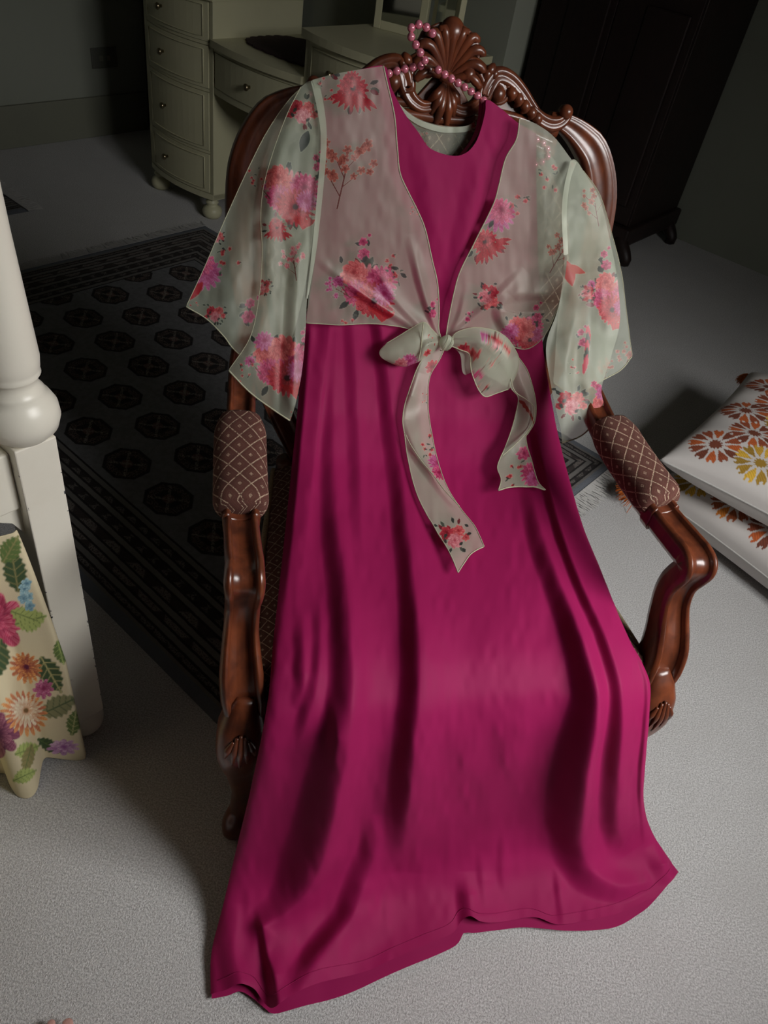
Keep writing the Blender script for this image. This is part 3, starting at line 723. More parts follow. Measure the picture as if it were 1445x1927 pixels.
pt.flower((82, 1295), 20, (lin(130, 30, 80), lin(200, 90, 140), lin(225, 160, 190)), 9, 3, .2, .4); pt.flower((120, 1405), 32, (lin(150, 80, 150), lin(215, 165, 205), lin(240, 215, 230)), 10, 3, 0, .4, sq=.5)
rv = random.Random(12)
for k in range(46):                       # the print goes on along the rest of the cloth
    x, y = rv.uniform(-520, -60), rv.uniform(950, 1750)
    if k % 3 == 0: pt.flower((x, y), rv.uniform(34, 60), rv.choice((OR_, WH_, MAG, (lin(130, 30, 80), lin(200, 90, 140), lin(225, 160, 190)))), rv.randint(9, 20), 4, rv.random() * 6, .4)
    else: vleaf(x, y, rv.uniform(55, 95), rv.uniform(18, 30), rv.uniform(0, 360), rv.choice((GRN, GRND, GRNL, OLV)), rv.choice((GRN, OLV, GRNL)))
vl = grid_obj('bed_valance', Pv, M['print'], col=pt.rgba(), flip=False); vl.modifiers.new('thickness', 'SOLIDIFY').thickness = .0015
tag(vl, 'cream cotton valance printed with large flowers and leaves hanging below the bed rail', 'valance')
# ================================================================== armchair
CH = empty('armchair', CH0, YAW)
tag(CH, 'carved mahogany parlour armchair with brown lattice upholstery, a dress draped over it', 'armchair')
wd, wc_ = M['wood'], M['wood_crest']
KB, BB = .25, .515                       # recline of the back, its base at seat height
BACKN = np.array([0, 1.0, -KB]) / math.hypot(1, KB)     # normal pointing backwards
def bk(x, z, off=0.0):                   # point on the back plane; off > 0 comes forward
    return np.array([x, BB + KB * (z - .45), z]) - BACKN * off
_bs = plane_surf(BB - .012)
def kp(cx_, cy_):                        # a spot on the carved crest, as (|x|, z)
    q = _bs([(680 + .3045 * cx_, 30 + .3045 * cy_)])[0]; return np.array([q[0], q[2]])
moulded = np.array([(-.027, -.016), (-.027, .010), (-.022, .019), (-.015, .020), (-.010, .013), (0, .011), (.010, .013), (.015, .020), (.022, .019), (.027, .010), (.027, -.016), (.018, -.022), (-.018, -.022)])
# back frame: side rails with a moulded face
rail = [(.205, .44), (.262, .56), (.300, .68), (.318, .80), (.322, .90), (.313, .965), (.288, 1.015), (.258, 1.040), (.225, 1.056), (.195, 1.062)]
for s in (-1, 1):
    R_ = line([bk(s * x, z) for x, z in rail], 60)
    prof = np.array([(o, w) for w, o in [(-.030, -.018), (-.030, .006), (-.026, .014), (-.018, .017), (-.012, .010), (.006, .016), (.018, .020), (.024, .014), (.027, .018), (.031, .010), (.032, -.018)]])
    prof = prof * np.array([1, 1 if s < 0 else -1]); prof = prof if s < 0 else prof[::-1]
    k = np.interp(np.arange(60), [0, 30, 44, 52, 59], [.72, 1, 1, .85, .35])
    sweep('back_rail', R_, -BACKN, prof, M['wood_rail'], CH, scale=np.stack([np.interp(np.arange(60), [0, 50, 59], [1, 1, .5]), k], 1))
bt = np.array([(-.205, .470), (-.1, .455), (0, .45), (.1, .455), (.205, .470)])
sweep('lower_back_rail', line([bk(x, z) for x, z in bt], 24), -BACKN, [(-.016, -.025), (.014, -.025), (.018, 0), (.014, .025), (-.016, .025)], wc_, CH)
# padded back
n1, n2 = 40, 64
t = np.linspace(0, 1, n1); a = np.linspace(0, 2 * math.pi, n2, endpoint=False)
def back_edge(an):
    c_, s_ = math.cos(an), math.sin(an); e = 2.5; kk = (abs(c_) ** e + abs(s_) ** e) ** (-1 / e)
    x = .287 * kk * c_; z = .755 + .290 * kk * s_
    return x * (1 - .28 * max(0, (.80 - z) / .35)), z
P = np.zeros((n1, n2, 3)); UV = np.zeros((n1, n2, 2))
for j, an in enumerate(a):
    ex, ez = back_edge(an)
    for i, tt_ in enumerate(t):
        x, z = ex * tt_, .755 + (ez - .755) * tt_
        P[i, j] = bk(x, z, .016 * (1 - tt_ ** 3) + .004); UV[i, j] = (x, z * 1.03)
tag(grid_obj('back_pad', P, M['fabric_back'], CH, cv=True, uv=UV, flip=True), 'brown lattice-weave padded chair back')
P2 = P.copy()
for j in range(n2):
    for i in range(n1): P2[i, j] = P[i, j] + BACKN * (.030 + .0 * i)
grid_obj('back_lining', P2, M['maroon'], CH, cv=True)
# carved crest --------------------------------------------------------
def scroll(name, pts, r0, r1, sgn=1, off=.010, n=40, flat=.85, mat=None, mid=None):
    Q = line([bk(sgn * x, z, off) for x, z in pts], n)
    k = np.linspace(r0, r1, n) if mid is None else np.interp(np.linspace(0, 1, n), [0, .5, 1], [r0, mid, r1])
    prof = np.array([(-.9, -1), (.35, -1), (.8, -.75), (.95, -.45), (.70, -.15), (.70, .15), (.95, .45), (.8, .75), (.35, 1), (-.9, 1)]) * np.array([flat, 1])
    return sweep(name, Q, -BACKN, prof, mat or wc_, CH, scale=k)
def blob(name, x, z, off, rx, rz, ry, parent=CH, mat=None):
    u_ = np.linspace(0, math.pi, 12); v_ = np.linspace(0, 2 * math.pi, 18, endpoint=False)
    P = np.array([[bk(x + rx * math.sin(p) * math.cos(q), z + rz * math.cos(p), off + ry * math.sin(p) * math.sin(q)) for q in v_] for p in u_])
    return grid_obj(name, P, mat or wc_, parent, cv=True)
def spiral(c0, r, turns, a0, n=14, sgn=1):
    return [(c0[0] + r * (1 - .8 * i / (n - 1)) * math.cos(a0 + sgn * turns * 2 * math.pi * i / (n - 1)), c0[1] + r * (1 - .8 * i / (n - 1)) * math.sin(a0 + sgn * turns * 2 * math.pi * i / (n - 1))) for i in range(n)]
# central shell: ribs fanning up from its root, topped by a knob
root = kp(535, 405); root[0] = 0
fan = []
for i, (ang, L, w) in enumerate([(0, .070, .0080), (14, .072, .0075), (28, .072, .0075), (43, .066, .0072), (60, .056, .007), (80, .046, .007)]):
    for s in ((1,) if i == 0 else (-1, 1)):
        aa = math.radians(90 - s * ang); tipx = math.cos(aa) * L; tipz = math.sin(aa) * L
        ctrl = [(0 + tipx * .05, root[1] + .002), (tipx * .38, root[1] + tipz * .50), (tipx * .80, root[1] + tipz * .88), (tipx * 1.12, root[1] + tipz * 1.0 - .002 * i), (tipx * 1.20, root[1] + tipz * .93 - .003 * i)]
        Q = line([bk(x, z, .004 + .018 * math.sin(min(1, k_ / 3.0) * math.pi * .6)) for k_, (x, z) in enumerate(ctrl)], 18)
        tube('shell_rib', Q, w, wc_, CH, 8, scale=np.interp(np.linspace(0, 1, 18), [0, .3, .8, 1], [.45, .8, 1.15, .75]))
pl = [bk(x, z, -.006) for x, z in [(0, root[1] - .006), (.022, root[1] + .004), (.046, root[1] + .018), (.056, root[1] + .040), (.046, root[1] + .062), (.024, root[1] + .074), (0, root[1] + .08), (-.024, root[1] + .074), (-.046, root[1] + .062), (-.056, root[1] + .040), (-.046, root[1] + .018), (-.022, root[1] + .004)]]
prism('shell_ground', pl, -BACKN * .012, wc_, CH, .002)
kt = kp(545, 110); blob('crest_knob', 0, kt[1] + .000, .010, .0205, .021, .020); blob('crest_knob', 0, kt[1] - .026, .004, .0155, .016, .016)
# lower shell, fanning down
lr = kp(500, 450); base = kp(500, 640)
for i, ang in enumerate((-58, -34, -14, 14, 34, 58) ):
    aa = math.radians(270 + ang); L = (.056 if abs(ang) < 20 else .048 if abs(ang) < 40 else .042)
    Q = line([bk(.10 * L * math.cos(aa), lr[1] + .006, .014), bk(.55 * L * math.cos(aa) * .8, lr[1] + L * .5 * math.sin(aa), .020), bk(L * math.cos(aa) * .72, lr[1] + L * math.sin(aa), .010)], 14)
    tube('shell_rib', Q, .0075, wc_, CH, 8, scale=np.interp(np.linspace(0, 1, 14), [0, .6, 1], [.55, 1.1, .6]))
blob('shell_boss', 0, lr[1] + .012, .012, .014, .010, .010)
prism('shell_ground', [bk(x, z, -.008) for x, z in [(-.042, base[1]), (.042, base[1]), (.046, base[1] + .025), (.020, lr[1] + .012), (-.020, lr[1] + .012), (-.046, base[1] + .025)]], -BACKN * .012, wc_, CH, .002)
for s in (-1, 1):
    # C-scroll round the pierced opening: volute ball, arch, and tail running under the opening
    b0 = kp(655, 375); pts = [tuple(b0 + np.array(d)) for d in ((.004, -.006), (-.008, .004), (.002, .016))]
    pts += [tuple(kp(*q)) for q in ((715, 325), (765, 400), (760, 480), (715, 560), (640, 600), (580, 585), (545, 560))]
    cs = scroll('c_scroll', pts, .0075, .0085, s, .010, 54, mid=.0135)
    blob('volute', s * (b0[0]), b0[1], .016, .0115, .0125, .012, cs)
    # leaf rising outside the arch
    for q0, q1, q2, r in (((760, 400), (790, 345), (812, 318), .008), ((740, 420), (770, 370), (775, 335), .007), ((790, 420), (815, 370), (835, 352), .007)):
        Q = line([bk(s * kp(*q)[0], kp(*q)[1], o) for q, o in ((q0, .006), (q1, .018), (q2, .012))], 12)
        tube('acanthus_leaf', Q, r, wc_, CH, 8, scale=np.interp(np.linspace(0, 1, 12), [0, .6, 1], [.8, 1.1, .6]))
    # big outer scroll with its eye, trailing down into gadroons
    eye = kp(835, 495)
    pts = spiral(eye, .026, 1.0, math.radians(200), 12, -1)[::-1] + [tuple(kp(*q)) for q in ((800, 415), (850, 380), (920, 410), (985, 480), (1040, 560), (1090, 630))]
    os_ = scroll('outer_scroll', pts, .006, .008, s, .012, 60, mid=.0150)
    blob('scroll_eye', s * eye[0], eye[1], .018, .012, .013, .011, os_)
    for i, (x, y, L) in enumerate(((905, 455, 78), (945, 490, 80), (985, 535, 76), (1025, 580, 66), (1060, 620, 52))):
        p0 = kp(x, y); p1 = kp(x + 18, y + L * .55); p2 = kp(x + 8, y + L)
        Q = line([bk(s * p0[0], p0[1], .010), bk(s * p1[0], p1[1], .020), bk(s * p2[0], p2[1], .008)], 12)
        tube('gadroon', Q, .0085, wc_, CH, 8, scale=np.interp(np.linspace(0, 1, 12), [0, .4, 1], [.7, 1.1, .45]))
    # ear curl where the crest meets the rail
    pts = [tuple(kp(*q)) for q in ((1040, 590), (1110, 655), (1170, 680), (1225, 668), (1262, 632), (1268, 600), (1250, 590), (1240, 606))]
    ec = scroll('ear_curl', pts, .010, .007, s, .012, 44, mid=.013)
    blob('ear_curl_ball', s * kp(1258, 606)[0], kp(1258, 606)[1], .014, .012, .012, .013, ec)
    # plain crest ground joining scrolls to rail
    gp = [kp(*q) for q in ((780, 600), (800, 400), (870, 375), (960, 430), (1040, 530), (1120, 640), (1200, 680), (1190, 730), (1080, 690), (960, 640), (860, 640))]
    prism('crest_ground', [bk(s * x, z, -.012) for x, z in gp], -BACKN * .014, wc_, CH, .002)
# lower crest bar over the pad
for dz, r in ((0, .0085), (.016, .0075), (-.015, .0075)):
    Q = line([bk(x, base[1] + dz + z, .006) for x, z in ((-.21, -.022), (-.14, -.006), (-.07, .000), (0, -.002), (.07, .000), (.14, -.006), (.21, -.022))], 40)
    tube('crest_bar', Q, r, wc_, CH, 10)
# arms ----------------------------------------------------------------
def crisp(pts, e=.0006):
    """keep the edges of a moulded section sharp: double every corner point"""
    P_ = np.asarray(pts, float); out = []
    for i_ in range(len(P_)):
        a_, b_, c_ = P_[i_ - 1], P_[i_], P_[(i_ + 1) % len(P_)]
        out += [b_ + (a_ - b_) / np.linalg.norm(a_ - b_) * e, b_ + (c_ - b_) / np.linalg.norm(c_ - b_) * e]
    return np.array(out)
arm_prof = crisp([(-.020, -.029), (.020, -.029), (.026, -.018), (.0275, .004), (.0255, .011), (.0205, .0145), (.0165, .0125), (.0150, .0060), (.006, .0035), (-.006, .0035), (-.0150, .0060), (-.0165, .0125), (-.0205, .0145), (-.0255, .011), (-.0275, .004), (-.026, -.018)])
arms = {-1: [(-.305, .555, .735), (-.328, .45, .700), (-.335, .36, .672), (-.340, .28, .652), (-.343, .20, .640), (-.345, .12, .634), (-.345, .07, .633)],
        1: [(.285, .555, .735), (.288, .45, .700), (.297, .36, .672), (.306, .28, .652), (.318, .20, .640), (.331, .12, .634), (.339, .07, .633)]}
for s in (-1, 1):
    A_ = np.array(arms[s]); sx = np.array([-1.0, 0, 0])
    hand = [(s * .344, .038, .633), (s * .345, .020, .628), (s * .345, .012, .615), (s * .345, .016, .598), (s * .3455, .024, .576), (s * .346, .0275, .556), (s * .347, .0245, .530), (s * .348, .012, .502), (s * .348, -.006, .474), (s * .347, -.020, .448), (s * .344, -.028, .420), (s * .342, -.030, .395)]
    Q = np.vstack([line(np.vstack([A_, hand[:1]]), 70)[:-1], line(hand, 80)]); L_ = np.concatenate([[0], np.cumsum(np.linalg.norm(np.diff(Q, axis=0), axis=1))]) / .78
    yv = np.linspace(0, 1, len(Q)); ks = np.concatenate([np.interp(np.linspace(0, 1, 69), [0, .3, .75, 1], [.78, .82, .86, .96]), np.interp(np.linspace(0, 1, 80), [0, .1, .3, .5, .75, .9, 1], [.96, 1.02, .90, .92, 1.16, 1.22, 1.12])])
    kn = np.concatenate([np.interp(np.linspace(0, 1, 69), [0, .7, 1], [.85, .95, 1.0]), np.interp(np.linspace(0, 1, 80), [0, .12, .3, .5, .75, 1], [1.0, 1.0, 1.05, 1.2, 1.45, 1.5])])
    sweep('arm', Q, sx, arm_prof, wd, CH, scale=np.stack([ks, kn], 1))
    # padded cover
    i0, i1 = (.315, .13) 
    Qa = line(A_, 200); Qa = Qa[(Qa[:, 1] < i0) & (Qa[:, 1] > i1)]
    Qa = line(Qa, 40) + np.array([0, 0, .012]); tt_ = np.linspace(0, 1, 40); kk = np.clip(np.minimum(np.sin(np.clip(tt_ * 5, 0, 1) * math.pi / 2), np.sin(np.clip((1 - tt_) * 9, 0, 1) * math.pi / 2)), 0, 1) * .22 + .78
    an = np.linspace(0, 2 * math.pi, 36, endpoint=False) - math.pi / 2; e = 2.6
    pr = np.array([((abs(math.cos(q)) ** e + abs(math.sin(q)) ** e) ** (-1 / e) * math.cos(q) * .040, (abs(math.cos(q)) ** e + abs(math.sin(q)) ** e) ** (-1 / e) * math.sin(q) * .031) for q in an])
    pd_ = sweep('arm_pad', Qa, sx, pr, M['fabric_arm'], CH, scale=np.stack([kk, kk], 1), uvs=True)
    tag(pd_, 'brown lattice-weave arm pad')
    # turned-over lip where the pad meets the hand-hold
    Qb = line(A_, 200); Qb = Qb[(Qb[:, 1] < .140) & (Qb[:, 1] > .118)]; Qb = line(Qb, 8) + np.array([0, 0, .001])
    sweep('arm_collar', Qb, sx, arm_prof * np.array([.98, 1.12]), wd, CH)
    # front cabriole leg with carved knee
    lg = [(s * .340, -.028, .425), (s * .345, -.036, .385), (s * .350, -.046, .335), (s * .350, -.044, .28), (s * .344, -.030, .21), (s * .340, -.020, .13), (s * .343, -.022, .07), (s * .349, -.030, .035), (s * .350, -.032, .012), (s * .350, -.032, 0.001)]
    Q = line(lg, 60); kl = np.interp(np.linspace(0, 1, 60), [0, .06, .14, .25, .42, .7, .84, .9, .96, 1], [.45, .86, 1.08, 1.1, .80, .56, .55, .72, .80, .55])
    sq = np.array([(math.copysign(abs(math.cos(q)) ** .7, math.cos(q)) * .032, math.copysign(abs(math.sin(q)) ** .7, math.sin(q)) * .030) for q in np.linspace(0, 2 * math.pi, 20, endpoint=False)])
    leg = sweep('front_leg', Q, sx, sq, wd, CH, scale=np.stack([kl, kl], 1))
    # carved knee: a leaf of ribs lying close on the swell
    for j, (dx, z0, z1, ben) in enumerate(((-.018, .372, .335, -.008), (-.009, .380, .318, -.004), (0, .384, .308, 0), (.009, .380, .318, .004), (.018, .372, .335, .008))):
        yy = lambda z, x_: np.interp(z, [.28, .30, .335, .36, .385, .40], [-.0745, -.0775, -.0795, -.0765, -.0705, -.066]) + 9.0 * x_ * x_
        Qk = line([(s * .349 + dx * .6, yy(z0, dx * .6), z0), (s * .350 + dx, yy((z0 + z1) / 2, dx) - .001, (z0 + z1) / 2), (s * .350 + dx + ben * .5, yy(z1, dx + ben * .5), z1)], 14)
        tube('knee_leaf', Qk, .0052, wd, leg, 8, scale=np.interp(np.linspace(0, 1, 14), [0, .5, 1], [.5, 1.1, .35]))
    rl = line([(s * .235, .50, .44), (s * .235, .515, .33), (s * .238, .55, .18), (s * .245, .60, .03), (s * .246, .607, .0062)], 30)
    sweep('rear_leg', rl, sx, circ(.020, 10), wd, CH, scale=np.linspace(1.1, .75, 30))
# seat ----------------------------------------------------------------
def seat_poly(front, back, y0, y1, ex=0.0):
    return [(-front - ex, y0 - ex, 0), (-front * .5, y0 - .022 - ex, 0), (0, y0 - .028 - ex, 0), (front * .5, y0 - .022 - ex, 0), (front + ex, y0 - ex, 0), (back + ex, y1 + ex, 0), (-back - ex, y1 + ex, 0)]
pp = [(x, y, .335) for x, y, _ in seat_poly(.322, .250, -.022, .505)]
prism('seat_rail', pp, (0, 0, .075), wd, CH, .006)
ns, nt_ = 50, 60
U, V = np.meshgrid(np.linspace(-1, 1, ns), np.linspace(0, 1, nt_), indexing='ij')
hw = .336 * (1 - V) + .262 * V; xx = hw * U; yy = -.030 - .024 * (1 - U ** 2) * (1 - V) + V * .535
ed = np.minimum(1 - np.abs(U), np.minimum(V, 1 - V) * 2.2); zz = .408 + .048 * np.clip(ed / .22, 0, 1) ** .5 + .018 * np.clip(ed, 0, 1)
P = np.stack([xx, yy, zz], -1)
seat = grid_obj('seat_cushion', P, M['fabric_seat'], CH, uv=np.stack([xx, yy * 1.02 + zz * .6], -1), flip=True)
for s in (-1, 1):
    Q = line([(s * .332, -.034, .412), (s * .330, .0, .412), (s * .308, .2, .412), (s * .260, .505, .412)], 40)
    tube('seat_braid', Q, .006, M['gimp'], seat, 8)
Q = line([(-.332, -.036, .412), (-.16, -.055, .412), (0, -.060, .412), (.16, -.055, .412), (.332, -.036, .412)], 30); tube('seat_braid', Q, .006, M['gimp'], seat, 8)
# ================================================================== dress
DR = empty('maxi_dress', CH0, YAW)
tag(DR, 'long sleeveless burgundy crepe dress laid over the armchair, its hem on the carpet', 'dress')
BD0 = .452
prof = [(BD0 + .25 * (z - .45), z) for z in (1.2, 1.0, .85, .74)] + [(.498, .660), (.455, .585), (.375, .530), (.27, .508), (.15, .500), (.05, .495), (-.03, .482), (-.080, .452), (-.104, .40), (-.118, .32), (-.130, .22), (-.142, .13), (-.160, .072), (-.195, .036), (-.245, .022), (-.40, .0175), (-.60, .0175)]
SD = Surf(prof, .016)
left = [(605, 150), (602, 300), (597, 450), (583, 560), (575, 612), (562, 760), (547, 900), (531, 1050), (515, 1200), (505, 1320), (484, 1440), (452, 1580), (422, 1700), (398, 1790), (396, 1868)]
right = [(1010, 252), (1010, 400), (1015, 540), (1024, 645), (1050, 800), (1088, 955), (1135, 1075), (1185, 1198), (1224, 1278), (1224, 1340), (1216, 1440), (1212, 1500), (1222, 1550), (1250, 1600), (1280, 1638)]
neck = [(605, 150), (660, 136), (722, 124), (733, 158), (756, 213), (780, 249), (811, 280), (850, 293), (876, 288), (895, 268), (906, 240), (913, 210), (917, 188), (945, 206), (976, 232), (1010, 252)]
hemf = [(396, 1868), (425, 1863), (450, 1856), (478, 1862), (498, 1888), (516, 1900), (548, 1880), (600, 1856), (690, 1828), (745, 1802), (800, 1778), (850, 1757), (868, 1733), (881, 1727), (902, 1737), (935, 1737), (1002, 1726), (1047, 1739), (1095, 1734), (1158, 1720), (1195, 1706), (1216, 1694), (1236, 1686), (1280, 1638)]
hemb = [(398, 1876), (430, 1870), (453, 1862), (478, 1876), (498, 1893), (518, 1904), (572, 1890), (652, 1868), (745, 1826), (825, 1793), (862, 1774), (876, 1752), (892, 1753), (940, 1747), (991, 1742), (1077, 1748), (1157, 1742), (1207, 1716), (1232, 1696), (1283, 1640)]
def fold_h(px, folds):
    """height of hanging folds: each ridge rises steeply on its left and eases off to its right"""
    h = np.zeros(len(px))
    for pts, A_, wl, wr in folds:
        P_ = line(pts, 260); y = P_[:, 1]; n = len(P_)
        amp = np.interp(np.linspace(0, 1, n), np.linspace(0, 1, len(A_)), A_); wl_ = np.interp(np.linspace(0, 1, n), np.linspace(0, 1, len(wl)), wl); wr_ = np.interp(np.linspace(0, 1, n), np.linspace(0, 1, len(wr)), wr)
        T = np.gradient(P_, axis=0); hs = np.linalg.norm(T, axis=1).mean(); T /= np.linalg.norm(T, axis=1, keepdims=True) + 1e-9
        lo = P_.min(0) - 160; hi = P_.max(0) + 160
        idx = np.nonzero((px[:, 0] > lo[0]) & (px[:, 0] < hi[0]) & (px[:, 1] > lo[1]) & (px[:, 1] < hi[1]))[0]
        for c0 in range(0, len(idx), 20000):
            ii = idx[c0:c0 + 20000]; D = px[ii][:, None] - P_[None, ::4]; k = np.argmin((D ** 2).sum(2), 1) * 4
            kf = k.astype(float); ax = np.arange(n)
            for _ in range(3):
                B_ = np.stack([np.interp(kf, ax, P_[:, 0]), np.interp(kf, ax, P_[:, 1])], 1); Tk = np.stack([np.interp(kf, ax, T[:, 0]), np.interp(kf, ax, T[:, 1])], 1)
                kf = np.clip(kf + ((px[ii] - B_) * Tk).sum(1) / hs * .9, 0, n - 1)
            B_ = np.stack([np.interp(kf, ax, P_[:, 0]), np.interp(kf, ax, P_[:, 1])], 1)
            d = px[ii] - B_; al = (d * Tk).sum(1); side = -(d[:, 0] * Tk[:, 1] - d[:, 1] * Tk[:, 0])     # >0 on the left of a line running down
            amp_k, wl_k, wr_k = np.interp(kf, ax, amp), np.interp(kf, ax, wl_), np.interp(kf, ax, wr_)
            w = np.where(side > 0, wl_k, wr_k); s_ = np.abs(side) / w
            g = np.where(side > 0, np.clip(1 - s_, 0, 1) ** 2 * (1 + 2 * np.clip(s_, 0, 1)), np.exp(-s_ ** 1.6))
            endf = np.exp(-(np.where((kf <= .5) | (kf >= n - 1.5), al, 0) / 26) ** 2)
            h[ii] += amp_k * g * endf
    return h
FOLDS = [
    ([(583, 640), (570, 800), (556, 960), (542, 1100), (530, 1180)], (.004, .007, .007, .004, 0), (8, 10, 12, 12), (14, 18, 18)),
    ([(618, 618), (606, 720), (594, 834), (585, 920), (572, 1040), (566, 1120)], (.006, .008, .007, .005, 0), (26, 26, 24), (9, 9, 12)),
    ([(632, 630), (628, 760), (627, 860), (634, 1000), (650, 1116), (658, 1253), (656, 1314), (647, 1369), (635, 1436), (606, 1558), (590, 1605), (553, 1689), (500, 1742)],
     (.003, .006, .010, .013, .016, .018, .024, .028, .034, .040, .042, .034, .018), (20, 26, 30, 36, 42, 50, 60, 62, 40), (16, 26, 30, 36, 40, 42, 44)),
    ([(495, 1750), (505, 1800), (518, 1850), (524, 1890)], (.012, .020, .026, .022), (14, 18, 24), (34, 40, 30)),
    ([(664, 622), (671, 760), (676, 900), (680, 1000), (690, 1100)], (.007, .009, .009, .006, 0), (22, 26, 26), (18, 22, 26)),
    ([(716, 620), (728, 700), (740, 811), (756, 920), (766, 1005), (772, 1050), (779, 1131), (784, 1223), (781, 1314), (775, 1360), (772, 1405), (764, 1500), (757, 1575), (752, 1640)],
     (.012, .013, .014, .015, .016, .017, .019, .021, .024, .026, .026, .024, .016, 0), (22, 26, 30, 34, 34, 40, 44), (26, 36, 48, 60, 60, 60)),
    ([(706, 1530), (703, 1590), (680, 1653), (657, 1732), (618, 1786), (582, 1840), (562, 1884)], (0, .016, .024, .026, .028, .028, .016), (30, 36, 44, 44), (30, 40, 50, 44)),
    ([(878, 1640), (880, 1690), (884, 1728)], (0, .014, .016), (24, 26), (26, 40)),
    ([(568, 1140), (571, 1220), (570, 1290), (560, 1335)], (0, .007, .010, 0), (22, 24), (16, 18)),
    ([(600, 1100), (604, 1200), (596, 1290), (575, 1360), (560, 1420)], (0, .006, .009, .008, 0), (20, 24), (22, 24)),
    ([(622, 1310), (628, 1360), (618, 1420)], (0, .010, 0), (16, 18), (14, 14)),
    ([(992, 900), (1003, 960), (1018, 1026), (1040, 1090), (1067, 1165), (1085, 1228), (1098, 1282), (1101, 1307), (1096, 1345), (1086, 1403), (1080, 1466), (1077, 1530), (1083, 1587), (1096, 1626), (1116, 1650), (1146, 1666), (1176, 1668), (1204, 1660)],
     (0, .012, .017, .020, .022, .025, .030, .034, .040, .046, .050, .050, .046, .040, .034, .028, .020, .008), (24, 26, 26, 24, 30, 46, 56, 46, 26), (26, 30, 30, 32, 38, 42, 40, 36)),
    ([(996, 760), (1002, 801), (1021, 897), (1040, 978), (1066, 1058), (1098, 1138), (1117, 1180), (1139, 1237), (1152, 1290), (1156, 1345), (1152, 1420), (1150, 1500), (1160, 1560), (1186, 1602)],
     (.004, .012, .016, .018, .018, .018, .018, .019, .021, .024, .026, .026, .020, 0), (12, 12, 12, 13, 16, 24, 34, 40), (40, 46, 48, 48, 46, 44)),
    ([(1204, 1250), (1213, 1290), (1208, 1371), (1201, 1466), (1210, 1555)], (.004, .005, .006, .006, .003), (7, 8, 9), (12, 14, 14)),
    ([(985, 690), (962, 800), (956, 900), (966, 980)], (0, .005, .006, 0), (40, 44), (40, 44)),
    ([(1230, 1590), (1246, 1640), (1262, 1652)], (0, .016, .006), (30, 26), (20, 22)),
    ([(450, 1700), (440, 1780), (452, 1850)], (0, .012, .016), (36, 40), (20, 24)),
    ([(950, 1560), (945, 1640), (955, 1700)], (0, .004, 0), (14, 14), (16, 16)), ([(1048, 1630), (1052, 1680), (1058, 1716)], (0, .006, .004), (10, 12), (20, 22)), ([(905, 1600), (908, 1660), (912, 1710)], (0, .005, 0), (14, 14), (20, 20)),
    ([(800, 320), (812, 420), (822, 520)], (.004, .006, .004), (34, 34), (34, 34)), ([(900, 320), (880, 420), (850, 540)], (.004, .006, .005), (30, 30), (24, 24)),
]
PXD = coons(neck, right, hemf, left, 620, 300)
pxf = PXD.reshape(-1, 2)
rngd = np.random.default_rng(5)
def smooth_noise(px, s, seed):
    r = np.random.default_rng(seed); g = r.standard_normal((60, 60)); u = px[:, 0] / s; v = px[:, 1] / (s * 2.2); i = np.floor(u).astype(int) % 60; j = np.floor(v).astype(int) % 60
    fu, fv = u - np.floor(u), v - np.floor(v); fu = fu * fu * (3 - 2 * fu); fv = fv * fv * (3 - 2 * fv)
    return (g[i, j] * (1 - fu) + g[(i + 1) % 60, j] * fu) * (1 - fv) + (g[i, (j + 1) % 60] * (1 - fu) + g[(i + 1) % 60, (j + 1) % 60] * fu) * fv
base = SD(pxf).reshape(PXD.shape[0], PXD.shape[1], 3)
Nn = grid_normals(base)
if Nn[300, 150, 2] < 0: Nn = -Nn
hh = fold_h(pxf, FOLDS) + .0011 * smooth_noise(pxf, 46, 1) + .0004 * smooth_noise(pxf, 13, 2)
lower = np.clip((pxf[:, 1] - 1650) / 120, 0, 1); hh += lower * .0022 * smooth_noise(pxf, 30, 4)
hh = hh.reshape(base.shape[:2])
# rounded edges: the outline of the skirt rolls under
tv = np.linspace(0, 1, PXD.shape[1]); roll = np.exp(-np.minimum(tv, 1 - tv) / .012)[None, :] * .010; ub = np.clip((pxf[:, 1].reshape(hh.shape) - 560) / 100, 0, 1)
Pd = base + Nn * (hh - roll * ub)[..., None]
Pd[..., 2] = np.maximum(Pd[..., 2], .0045)
uvd = np.stack(np.meshgrid(np.linspace(0, 1.2, 620), np.linspace(0, .75, 300), indexing='ij'), -1)[..., ::-1]
grid_obj('dress_front', Pd, M['dress'], DR, uv=uvd)
# hem stitching line
row = Pd[-9] + Nn[-9] * .0006
tube('hem_stitch', row[4:-4:2], .0006, M['dress'], DR, 5)
# back of the dress: shows inside the neckline and as the second hem layer
neckb = [(612, 152), (660, 138), (724, 128), (742, 170), (765, 215), (790, 250), (815, 285), (850, 303), (880, 300), (897, 272), (906, 240), (911, 210), (914, 190), (945, 208), (976, 234), (1004, 254)]
PXB = coons(neckb, [(x - 5, y) for x, y in right[:-1]] + [(1283, 1640)], hemb, [(x + 5, y) for x, y in left[:-1]] + [(398, 1876)], 240, 110)
bb = SD(PXB.reshape(-1, 2)).reshape(240, 110, 3); nb = grid_normals(bb)
if nb[120, 55, 2] < 0: nb = -nb
back = bb - nb * .012
pb = PXB.reshape(-1, 2); lf = np.clip((pb[:, 1] - 1600) / 100, 0, 1).reshape(240, 110)
back[..., 2] = np.maximum(back[..., 2] , .0025) + (lf * .0016 * (1 + smooth_noise(pb, 34, 9).reshape(240, 110) * .5))
grid_obj('dress_back', back, M['dress'], DR, uv=np.stack(np.meshgrid(np.linspace(0, 1.2, 240), np.linspace(0, .75, 110), indexing='ij'), -1)[..., ::-1])
